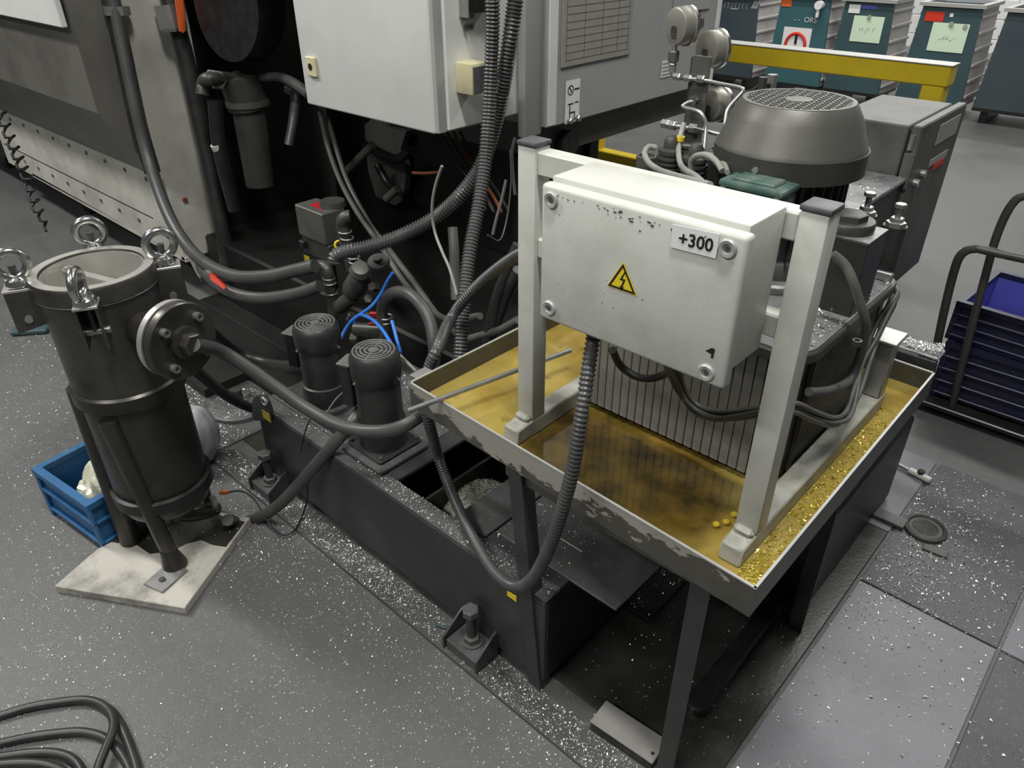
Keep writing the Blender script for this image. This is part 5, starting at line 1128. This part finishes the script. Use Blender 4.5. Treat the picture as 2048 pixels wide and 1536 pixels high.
hz([(-1.7943, 1.3100, 0.5112), (-1.7908, 1.3100, 0.5677), (-1.7624, 1.3100, 0.6200), (-1.6943, 1.3000, 0.6660), (-1.6184, 1.2900, 0.6866), (-1.5536, 1.2800, 0.6745), (-1.5062, 1.2700, 0.6362), (-1.4716, 1.2500, 0.5810), (-1.4671, 1.2400, 0.5096), (-1.4668, 1.2200, 0.4209)], 0.0185, 'hose_grey', 'grey hose arching over behind the square based pump')
hz([(-1.9237, 0.7200, 0.5572), (-2.0307, 0.8000, 0.4239), (-2.1018, 0.8800, 0.2975), (-2.1701, 0.9700, 0.1812), (-2.1898, 1.0500, 0.1166)], 0.017, 'hose_dark', 'dark ribbed hose between vessel and tank end', rib=True)
hz([(-2.2025, 0.8800, 0.5535), (-2.2903, 0.9600, 0.4305), (-2.3694, 1.0600, 0.2898), (-2.2915, 1.1200, 0.2534), (-2.1271, 1.1200, 0.3040), (-1.9701, 1.1200, 0.3746)], 0.020, 'hose_dark', 'dark hose curving to the pump beside the vessel')
hz([(-2.8888, 1.9000, 0.9389), (-2.7747, 1.8400, 0.8307), (-2.5974, 1.7600, 0.7330), (-2.3877, 1.6800, 0.6628), (-2.1550, 1.6000, 0.6111), (-1.9368, 1.5200, 0.5602), (-1.7753, 1.4600, 0.5551), (-1.6438, 1.4200, 0.5579), (-1.5282, 1.3800, 0.5948), (-1.3854, 1.3600, 0.6649)], 0.011, 'cable_dim', 'thin grey hose falling from under white cabinet, upper of the pair', 'pair of thin hoses under the cabinet')
hz([(-2.8965, 1.9400, 0.9102), (-2.6152, 1.8000, 0.7415), (-2.3545, 1.7000, 0.6345), (-2.0453, 1.5800, 0.5974), (-1.8321, 1.5000, 0.5702), (-1.6787, 1.4400, 0.5478), (-1.5641, 1.4000, 0.5480), (-1.4648, 1.3700, 0.5515)], 0.011, 'cable_dim', 'thin grey hose falling from under white cabinet, lower of the pair', 'pair of thin hoses under the cabinet')
hz([(-2.8743, 1.9800, 0.6627), (-2.6715, 2.0000, 0.8175)], 0.018, 'cable_dim', 'short dim grey pipe end in the dark recess, upper one', 'short pipe ends in the recess')
hz([(-2.6136, 2.0000, 0.5900), (-2.5541, 2.0200, 0.6431)], 0.018, 'cable_dim', 'short dim grey pipe end in the dark recess, lower one', 'short pipe ends in the recess')
hz([(-1.5818, 1.4200, 1.0533), (-1.6176, 1.4200, 0.9838), (-1.6374, 1.4200, 0.9114), (-1.6303, 1.4200, 0.8426), (-1.5789, 1.4000, 0.7979), (-1.5273, 1.3800, 0.7624), (-1.4802, 1.3600, 0.7024)], 0.0045, 'cable_grey', 'single thin pale wire dangling in front of thick conduit', name='wire')
hz([(-1.6380, 1.5000, 0.8345), (-1.6144, 1.4800, 0.7724), (-1.5949, 1.4600, 0.6830), (-1.5731, 1.4400, 0.6274)], 0.016, 'cable_dim', 'short grey pipe upright behind the straight conduit')
hz([(-1.2875, 1.4200, 0.8928), (-1.3109, 1.4000, 0.8187), (-1.3428, 1.3800, 0.7072), (-1.3576, 1.3600, 0.5781)], 0.017, 'hose_dark', 'dark hose behind frame post dropping to pan, left one')
hz([(-1.2694, 1.4000, 0.8307), (-1.3218, 1.4000, 0.7227), (-1.3553, 1.3800, 0.6130), (-1.3864, 1.3600, 0.5327)], 0.017, 'hose_dark', 'dark hose behind frame post dropping to pan, right one')
hz([(-1.2332, 1.3600, 0.7042), (-1.3052, 1.3600, 0.6472), (-1.3881, 1.3600, 0.5974), (-1.4769, 1.3600, 0.5476)], 0.012, 'cable_dim', 'grey hose lying low behind the pan wall')
for k, (dx, dy) in enumerate(((0, 0), (9, 3), (18, 4), (28, 8), (40, 6), (52, 12))):
    pts = [V(p) + V((0.012 * k, 0.02 * (k % 3), 0)) for p in [(-2.0055, 1.8000, 1.0165), (-1.9149, 1.7600, 0.9740), (-1.8142, 1.7200, 0.9328), (-1.6958, 1.6600, 0.9034), (-1.5882, 1.6000, 0.8765)]]
    hz(pts, 0.0045, 'copper' if k in (2, 4) else 'hose_dark', ('thin orange wire' if k in (2, 4) else 'thin black wire') + ' in the loom under the white cabinet', 'wire loom under the white cabinet', name='wire')
hz([(-2.2915, 1.9000, 0.7908), (-2.2186, 1.9000, 0.8030), (-2.1301, 1.9000, 0.8241)], 0.007, 'copper', 'short orange wire across dark recess', name='wire')
for k, pts in enumerate(([(-1.5000, 1.6393, 1.1056), (-1.5000, 1.6261, 1.0720), (-1.4900, 1.6170, 1.0170), (-1.4700, 1.6058, 0.9483)], [(-1.4800, 1.5776, 0.9979), (-1.4700, 1.5468, 0.9475), (-1.4600, 1.5116, 0.8982), (-1.4500, 1.4854, 0.8618)], [(-1.4900, 1.6066, 1.0776), (-1.4800, 1.5993, 0.9930), (-1.4600, 1.5614, 0.9003), (-1.4400, 1.5065, 0.8428), (-1.4500, 1.4645, 0.8677)])):
    hz(pts, 0.005 if k < 2 else 0.0025, 'hose_grey', ('grey plug lead hanging beside frame post', 'grey connector lead dangling behind straight conduit', 'thin grey wire loop beside frame post')[k], name='wire')
GBL = 'blue air tubes above the pumps'
hz([(-1.7260, 1.3200, 0.7158), (-1.7422, 1.3100, 0.6889), (-1.7634, 1.3000, 0.6478), (-1.7764, 1.2800, 0.6156), (-1.7848, 1.2600, 0.5971), (-1.8099, 1.2400, 0.5729), (-1.8325, 1.2200, 0.5511), (-1.8531, 1.2000, 0.5150), (-1.8442, 1.1600, 0.4789), (-1.8296, 1.1300, 0.4561)], 0.0055, 'blue_tube', 'blue air tube curving down to the pump beside the vessel', GBL, name='air_tube')
hz([(-1.8218, 1.2400, 0.5653), (-1.7604, 1.2200, 0.5901), (-1.6874, 1.2000, 0.6053), (-1.6215, 1.1800, 0.6055), (-1.5676, 1.1600, 0.5993), (-1.5165, 1.1400, 0.5966)], 0.0055, 'blue_tube', 'blue air tube arching over to the square based pump', GBL, name='air_tube')
hz([(-1.6501, 1.2400, 0.6029), (-1.6144, 1.2200, 0.5836), (-1.5789, 1.2000, 0.5651), (-1.5446, 1.1800, 0.5572)], 0.0055, 'blue_tube', 'short blue air tube behind the square based pump', GBL, name='air_tube')
hz([(-1.8012, 1.2800, 0.5897), (-1.8146, 1.2600, 0.5746), (-1.8429, 1.2500, 0.5507), (-1.8259, 1.2200, 0.5443)], 0.004, 'blue_tube', 'thin blue air tube beside the red tap', GBL, name='air_tube')
hz([(-1.6912, 1.0800, 0.4163), (-1.6686, 1.0500, 0.4293), (-1.6676, 1.0200, 0.4206), (-1.6691, 0.9900, 0.3982), (-1.6561, 0.9600, 0.3829)], 0.0028, 'cable_dim', 'thin grey wire with blue tip beside pump base', name='wire')
hz([(-1.4695, 1.1200, 0.6033), (-1.3872, 1.0800, 0.6287), (-1.2785, 1.0200, 0.6727)], 0.004, 'cable_grey', 'thin bent grey wire by the pan corner', name='wire')
hz([(-1.6653, 0.9400, 0.4160), (-1.6674, 0.9050, 0.3788), (-1.6872, 0.8920, 0.3207), (-1.7070, 0.8880, 0.2655)], 0.0022, 'ink', 'thin black wire trailing over tank edge', name='wire')
hz([(-1.9063, 0.7156, 0.1000), (-1.8954, 0.7513, 0.0900), (-1.8606, 0.7713, 0.0700), (-1.7957, 0.7639, 0.0500), (-1.7437, 0.7616, 0.0200), (-1.6929, 0.7651, 0.0180), (-1.6816, 0.7996, 0.0180), (-1.7228, 0.8591, 0.0200), (-1.7071, 0.8800, 0.0898), (-1.6975, 0.8850, 0.1639)], 0.0028, 'ink', 'thin black wire looping on floor by the drain hose', name='wire')
# valves with coloured levers
lv = thing('lever_valve', (-2.7400, 1.1810, 0.4646), 'ball valve with red lever on the lower hose', 'valve')
hexa('valve_body', V((-2.8400, 1.1961, 0.4851)), (1, -0.2, -0.5), 0.032, 0.10, 'zinc', lv)
cyl('stem', (-2.7400, 1.1775, 0.4764), (-2.5250, 1.1008, 0.5436), 0.010, 'zinc', lv, 12)
prism('lever', [(-2.5200, 1.0953, 0.5568), (-2.5200, 1.1091, 0.5483), (-2.4700, 1.1231, 0.5127), (-2.4700, 1.1141, 0.4997), (-2.5200, 1.0919, 0.5341)], (0.010, -0.008, 0), 'red', lv, 0.002)
lv = thing('lever_valve', (-3.3800, 1.5628, 1.3246), 'ball valve with orange lever on the dark hose', 'valve')
hexa('valve_body', V((-3.3800, 1.5594, 1.3529)), (0.1, 0, -1), 0.06, 0.10, 'zinc', lv)
prism('lever', [(-3.3000, 1.5587, 1.3937), (-3.3000, 1.5941, 1.3824), (-3.3000, 1.5912, 1.3367), (-3.3000, 1.5769, 1.2630), (-3.3000, 1.5656, 1.2527), (-3.3000, 1.5462, 1.2620)], (0.02, -0.01, 0), 'orange', lv, 0.003)
cyl('hose_coupling', (-3.4200, 1.3667, 1.3603), (-3.4200, 1.3654, 1.3279), 0.05, 'zinc', lv, 20)
# coiled telephone style cord at left
pts = []
pa_, pb_ = V((-4.6680, 1.1500, 0.8091)), V((-4.9967, 1.2476, 0.0300))
base = spline([(-4.7044, 1.1500, 0.8040), (-4.6481, 1.1400, 0.6484), (-4.5212, 1.1200, 0.4918), (-4.5344, 1.1200, 0.3255), (-4.5081, 1.1300, 0.2102)], 0.02)
base = resample(base, 0.012); n = len(base)
for i, c in enumerate(base):
    a = i / n * 2 * math.pi * 11; rr = 0.038 if i < n - 8 else 0.02
    pts.append(c + V((math.cos(a) * rr, math.sin(a) * rr * 0.6, math.sin(a) * rr * 0.35)))
bm = bmesh.new(); a_sweep(bm, pts, [0.0075] * len(pts), 8)
tag(finish('coiled_cord', bm, 'ink', None, 60), 'black coiled spring cord hanging beside the beige cover', 'cord')

# ================================================================ CABLE COIL ON THE FLOOR
t = thing('cable_coil', (-1.60, -0.02, 0), 'coiled black rubber cable lying on the grey floor', 'cable coil')
loops = [
    [(-1.7471, -0.1725, 0.0100), (-1.6968, -0.1018, 0.0100), (-1.6666, -0.0456, 0.0100), (-1.6368, 0.0128, 0.0120), (-1.5966, 0.0681, 0.0120), (-1.5545, 0.1121, 0.0140), (-1.5046, 0.1354, 0.0180), (-1.4518, 0.1381, 0.0240), (-1.4095, 0.1238, 0.0280), (-1.3755, 0.0941, 0.0300), (-1.3407, 0.0613, 0.0280), (-1.3038, 0.0244, 0.0120)],
    [(-1.6911, -0.1861, 0.0100), (-1.6100, -0.1052, 0.0100), (-1.5877, -0.0697, 0.0100), (-1.5511, -0.0158, 0.0120), (-1.5092, 0.0363, 0.0120), (-1.4721, 0.0736, 0.0120), (-1.4255, 0.1007, 0.0100), (-1.3688, 0.1119, 0.0100), (-1.3031, 0.1100, 0.0100), (-1.2427, 0.0969, 0.0100)],
    [(-1.6467, -0.1962, 0.0120), (-1.5751, -0.1146, 0.0120), (-1.5489, -0.0808, 0.0120), (-1.5061, -0.0302, 0.0140), (-1.4631, 0.0091, 0.0140), (-1.4195, 0.0310, 0.0120), (-1.3709, 0.0338, 0.0100), (-1.3095, 0.0207, 0.0100)],
    [(-1.6122, -0.1995, 0.0260), (-1.5417, -0.1193, 0.0260), (-1.5140, -0.0861, 0.0280), (-1.4758, -0.0463, 0.0280), (-1.4346, -0.0134, 0.0260), (-1.3918, 0.0068, 0.0200), (-1.3401, 0.0063, 0.0120)],
    [(-1.5119, 0.1361, 0.0100), (-1.4661, 0.1448, 0.0100), (-1.4075, 0.1414, 0.0100), (-1.3430, 0.1322, 0.0100), (-1.2849, 0.1203, 0.0100), (-1.2234, 0.0995, 0.0100)],
]
for L in loops: hose('cable_loop', L, 0.0105, 'hose_dark', t, 12, 0.012)

# ================================================================ SMALL THINGS ON THE FLOOR
dk = thing('round_foot', (-2.46, 1.06, 0), 'round chip-covered machine foot on floor behind the vessel', 'machine foot')
lathe('disc', [(0, 0.0005), (0.115, 0.0005), (0.12, 0.006), (0.12, 0.022), (0.11, 0.028), (0, 0.028)], (-2.46, 1.06, 0), 'dark_dusty', dk, seg=40)
cyl('stud', (-2.46, 1.06, 0.028), (-2.46, 1.06, 0.09), 0.02, 'cast', dk, 16)
pd = thing('floor_pad', (-0.505, 0.94, 0.01), 'flat grey bar with a drilled hole lying at the pan leg', 'bar')
obox('bar', (-0.503, 0.936, 0.0425), (0.168, 0.072, 0.005), 0.07, 'bar_top', pd, 0.002, seg=1)
obox('bar_core', (-0.503, 0.936, 0.0255), (0.165, 0.069, 0.029), 0.07, 'black', pd, 0.002)
lathe('bolt_hole', [(0, 0), (0.0045, 0), (0, 0.0004)], (-0.430, 0.927, 0.0451), 'ink', pd, seg=14)
ft = thing('pivot_bar', (-0.42, 1.3, 0.01), 'black oily pivot bar lying on floor under the pan', 'bar')
prism('bar', [(x, y, 0.034) for x, y in ((-0.446, 1.10), (-0.438, 1.08), (-0.42, 1.074), (-0.402, 1.082), (-0.395, 1.10), (-0.400, 1.50), (-0.406, 1.52), (-0.42, 1.526), (-0.436, 1.52), (-0.442, 1.50))], (0, 0, 0.026), 'black', ft, 0.005)
for y in (1.11, 1.49): cyl('spacer', (-0.42, y, 0.0105), (-0.42, y, 0.034), 0.018, 'black', ft, 14)
tag(box('shadow_patch', (-0.742, -0.656, 1.255, 1.45, 0.0105, 0.022), 'black_int', None, 0.003), 'black patch as painted shadow on floor between tank and pan legs', 'painted shadow')
cl = thing('hose_clip', (-0.31, 2.41, 0.006), 'dirty white clip fitting on the floor beside the pan', 'fitting')
q0, q1 = V((-0.3559, 2.4153, 0.0180)), V((-0.2802, 2.4037, 0.0180))
cyl('barrel', q0, q1, 0.012, 'cream', cl, 14, ch=0.003)
cyl('spigot', q0 + (q0 - q1) * 0.5, q0, 0.007, 'zinc', cl, 12)
hexa('set_screw', (q0 + q1) / 2 + Z * 0.010, Z, 0.012, 0.012, 'black', cl)
ff = thing('disc_foot', (-0.219, 2.162, 0.006), 'oily round disc foot with flat arm on the floor plates', 'machine foot')
lathe('disc', [(0, 0), (0.062, 0), (0.064, 0.004), (0.062, 0.010), (0.052, 0.014), (0.048, 0.008), (0, 0.007)], (-0.219, 2.155, 0.0065), 'cast', ff, seg=40)
lathe('oil_pool', [(0, 0), (0.048, 0), (0, 0.0006)], (-0.221, 2.157, 0.0142), 'sheet_oily', ff, seg=30)
box('arm', (-0.44, -0.27, 2.10, 2.15, 0.0065, 0.020), 'dark_dusty', ff, 0.002)
obox('tongue', (-0.165, 2.075, 0.010), (0.07, 0.028, 0.006), 0.1, 'cast', ff, 0.002)
q = (-3.7813, 0.7332, 0.0120)
tag(obox('broken_glass', (q[0], q[1], 0.014), (0.16, 0.07, 0.024), 0.9, 'scrap', None, 0.006), 'small dark teal lump of scrap on the floor', 'scrap')
q = (-1.0666, 0.8606, 0.0150)
tag(rod('plastic_pin', [V(q) - V((0.014, 0.004, -0.001)), V(q) + V((0.014, 0.004, 0.001))], 0.0035, 'scrap', None, 8), 'tiny teal pin beside the levelling foot', 'pin')
q = (-0.8233, 1.0903, 0.3310)
tag(rod('metal_splinter', [(-0.8453, 1.0836, 0.3300), (-0.7705, 1.0836, 0.3300)], 0.0018, 'rim', None, 6), 'thin pale metal splinter on the tank cover plate', 'splinter')
nb = None
for q in ((-0.4183, 1.0085, 0.6920), (-0.4079, 1.0271, 0.6920), (-0.4069, 1.0557, 0.6920)):
    tag(lathe('oil_pellet', [(0, 0), (0.007, 0.001), (0.006, 0.004), (0, 0.005)], q, 'yellow_dim', None, seg=10), 'small yellow pellet floating in the oil by the frame', 'pellet', 'yellow pellets in the oil')

# ================================================================ METAL CHIPS
def chips(name, n, place, smin, smax, m, label, cat='metal chips'):
    vs = []; fs = []
    for i in range(n):
        p = place()
        if p is None: continue
        p = V(p); s = smin + (smax - smin) * RND.random() ** 3
        a = RND.random() * 6.283; tl = (RND.random() - 0.5) * 1.5; tw = (RND.random() - 0.5) * 1.5
        u = V((math.cos(a), math.sin(a), tl)).normalized() * s
        w = V((-math.sin(a), math.cos(a), tw)).normalized() * s * (0.25 + 0.5 * RND.random())
        k = len(vs); h = max(abs(u.z), abs(w.z), 0.0004)
        c = p + Z * h
        vs += [c - u - w, c + u - w, c + u + w, c - u + w]
        if s > smax * 0.35:
            vs[-1] = vs[-1] + Z * s * 0.6; vs[-3] = vs[-3] + Z * s * 0.5
            fs += [(k, k + 1, k + 2), (k, k + 2, k + 3)]
        else: fs.append((k, k + 1, k + 2, k + 3))
    me = bpy.data.meshes.new(name); me.from_pydata([tuple(v) for v in vs], [], fs); me.update()
    me.materials.append(M[m])
    o = bpy.data.objects.new(name, me); COL.objects.link(o)
    return tag(o, label, cat, kind='stuff')
def u_(a, b): return a + (b - a) * RND.random()
def clump(x, y, f=3.1, s=0.0):
    return 0.5 + 0.25 * math.sin(f * x + 1.3 * math.sin(2.2 * y + s)) + 0.25 * math.sin(f * 1.37 * y + 2.1 * math.sin(1.7 * x - s))
def pl_floor():
    x, y = u_(-4.2, -0.3), u_(-0.5, 0.81)
    if x > 0.4 - 1.0 and y < 0.3: return None
    if RND.random() > 0.25 + 0.75 * clump(x * 2, y * 2): return None
    return (x, y, 0.0)
chips('floor_chips', 60000, pl_floor, 0.0005, 0.0023, 'chip', 'fine bright metal chips scattered on the open grey floor')
def pl_dirty():
    r = RND.random()
    if r < 0.75: return (u_(-3.0, -2.27), u_(0.82, 1.0), 0.006)
    if r < 0.9:
        a = RND.random() * 6.283; q = 0.108 * math.sqrt(RND.random())
        return (-2.46 + math.cos(a) * q, 1.06 + math.sin(a) * q, 0.0282)
    return (u_(-2.05, -1.60), u_(0.46, 0.70), 0.0292) if RND.random() < 0.6 else (u_(-2.4, -2.05), u_(0.6, 0.82), 0.0)
chips('corner_chips', 5000, pl_dirty, 0.0005, 0.0030, 'chip', 'metal chips strewn around the round machine foot and vessel')
def pl_edge():
    x = u_(-2.3, -0.32)
    r = RND.random()
    if r < 0.62: y = 0.815 + 0.085 * RND.random(); z = 0.010
    elif r < 0.80: y = 0.81 - abs(RND.gauss(0, 0.09)); z = 0.0
    else: y = u_(0.9, 1.6) if x > -0.72 else u_(0.815, 0.895); z = 0.010
    if RND.random() > 0.3 + 0.7 * clump(x * 3, y): return None
    return (x, y, z)
chips('sheet_chips', 16000, pl_edge, 0.0005, 0.0028, 'chip', 'metal chips strewn along the steel sheet below the tank')
def pl_right():
    x, y = u_(-0.29, 0.6), u_(0.7, 2.53)
    d = 0.11 + 0.89 * math.exp(-((x + 0.18) ** 2 / 0.03 + (y - 2.05) ** 2 / 0.14))
    if RND.random() > d * (0.35 + 0.65 * clump(x * 5, y * 4, 3.7, 1)): return None
    return (x, y, 0.006)
chips('plate_chips', 42000, pl_right, 0.0006, 0.0040, 'chip', 'bright curled metal chips over the floor plates beside the pan')
def pl_tank():
    r = RND.random()
    if r < 0.55: return (u_(-1.96, -1.38), u_(0.905, 1.39), 0.3305)
    if r < 0.8: return (u_(-1.38, -0.74), u_(0.905, 0.953), 0.3305)
    if r < 0.93: return (u_(-0.98, -0.76), u_(0.96, 1.38), 0.3285)
    return (u_(-0.74, -0.55), u_(1.05, 1.30), 0.3005)
chips('tank_chips', 5200, pl_tank, 0.0005, 0.0024, 'chip', 'metal dust and chips on top of the dark coolant tank')
def pl_unit():
    r = RND.random()
    if r < 0.5: x, y, z = u_(-0.50, -0.385), u_(1.19, 1.62), 1.0005
    elif r < 0.9: x, y, z = u_(-1.0, -0.59), u_(1.86, 2.33), 1.0125
    else: x, y, z = u_(-0.87, -0.39), u_(1.17, 1.62), 1.0005
    if -0.51 < x < -0.38 and 1.36 < y < 1.47: return None
    if (x + 0.614) ** 2 + (y - 1.49) ** 2 < 0.155 ** 2 and z < 1.01: z = 1.0205
    return (x, y, z)
chips('unit_chips', 1500, pl_unit, 0.0007, 0.0042, 'chip', 'metal chips lying on the lid of the hydraulic unit')
def pl_pan():
    x, y = u_(-0.333, -0.282), 0.88 + 0.75 * RND.random() ** 2.2
    if RND.random() > 0.3 + 0.7 * clump(x * 8, y * 5): return None
    return (x, y, 0.6886)
chips('oily_chips', 6500, pl_pan, 0.0006, 0.0034, 'chip_oil', 'oil-wet yellow chips along the right side of the pan')
def pl_heap():
    a = RND.random() * 6.283; r = abs(RND.gauss(0, 0.05))
    x, y = -0.345 + math.cos(a) * r * 1.5, 2.865 + math.sin(a) * r * 0.4
    return (x, y, 0.30 + max(0, 0.06 - r * 0.5) * RND.random())
def pl_ledge():
    x = -0.29 - 0.16 * RND.random() ** 1.6
    return (x, 1.806 + 0.045 * RND.random(), 0.760 + 0.016 * RND.random() * max(0.1, 1 - (-0.29 - x) / 0.12))
chips('ledge_swarf', 1400, pl_ledge, 0.0010, 0.0042, 'chip', 'glittering swarf heaped on the ledge behind the pan')
def pl_gran():
    a = RND.random() * 6.283; r = 0.14 * math.sqrt(RND.random())
    z = 0.172 + 0.10 * max(0.0, 1 - (r / 0.15) ** 2.4)
    return (-1.165 + math.cos(a) * r, 1.12 + math.sin(a) * r, z)
chips('loose_granules', 5000, pl_gran, 0.0016, 0.0042, 'granule_pale', 'pale loose granules covering the heap in the hatch', 'granules')
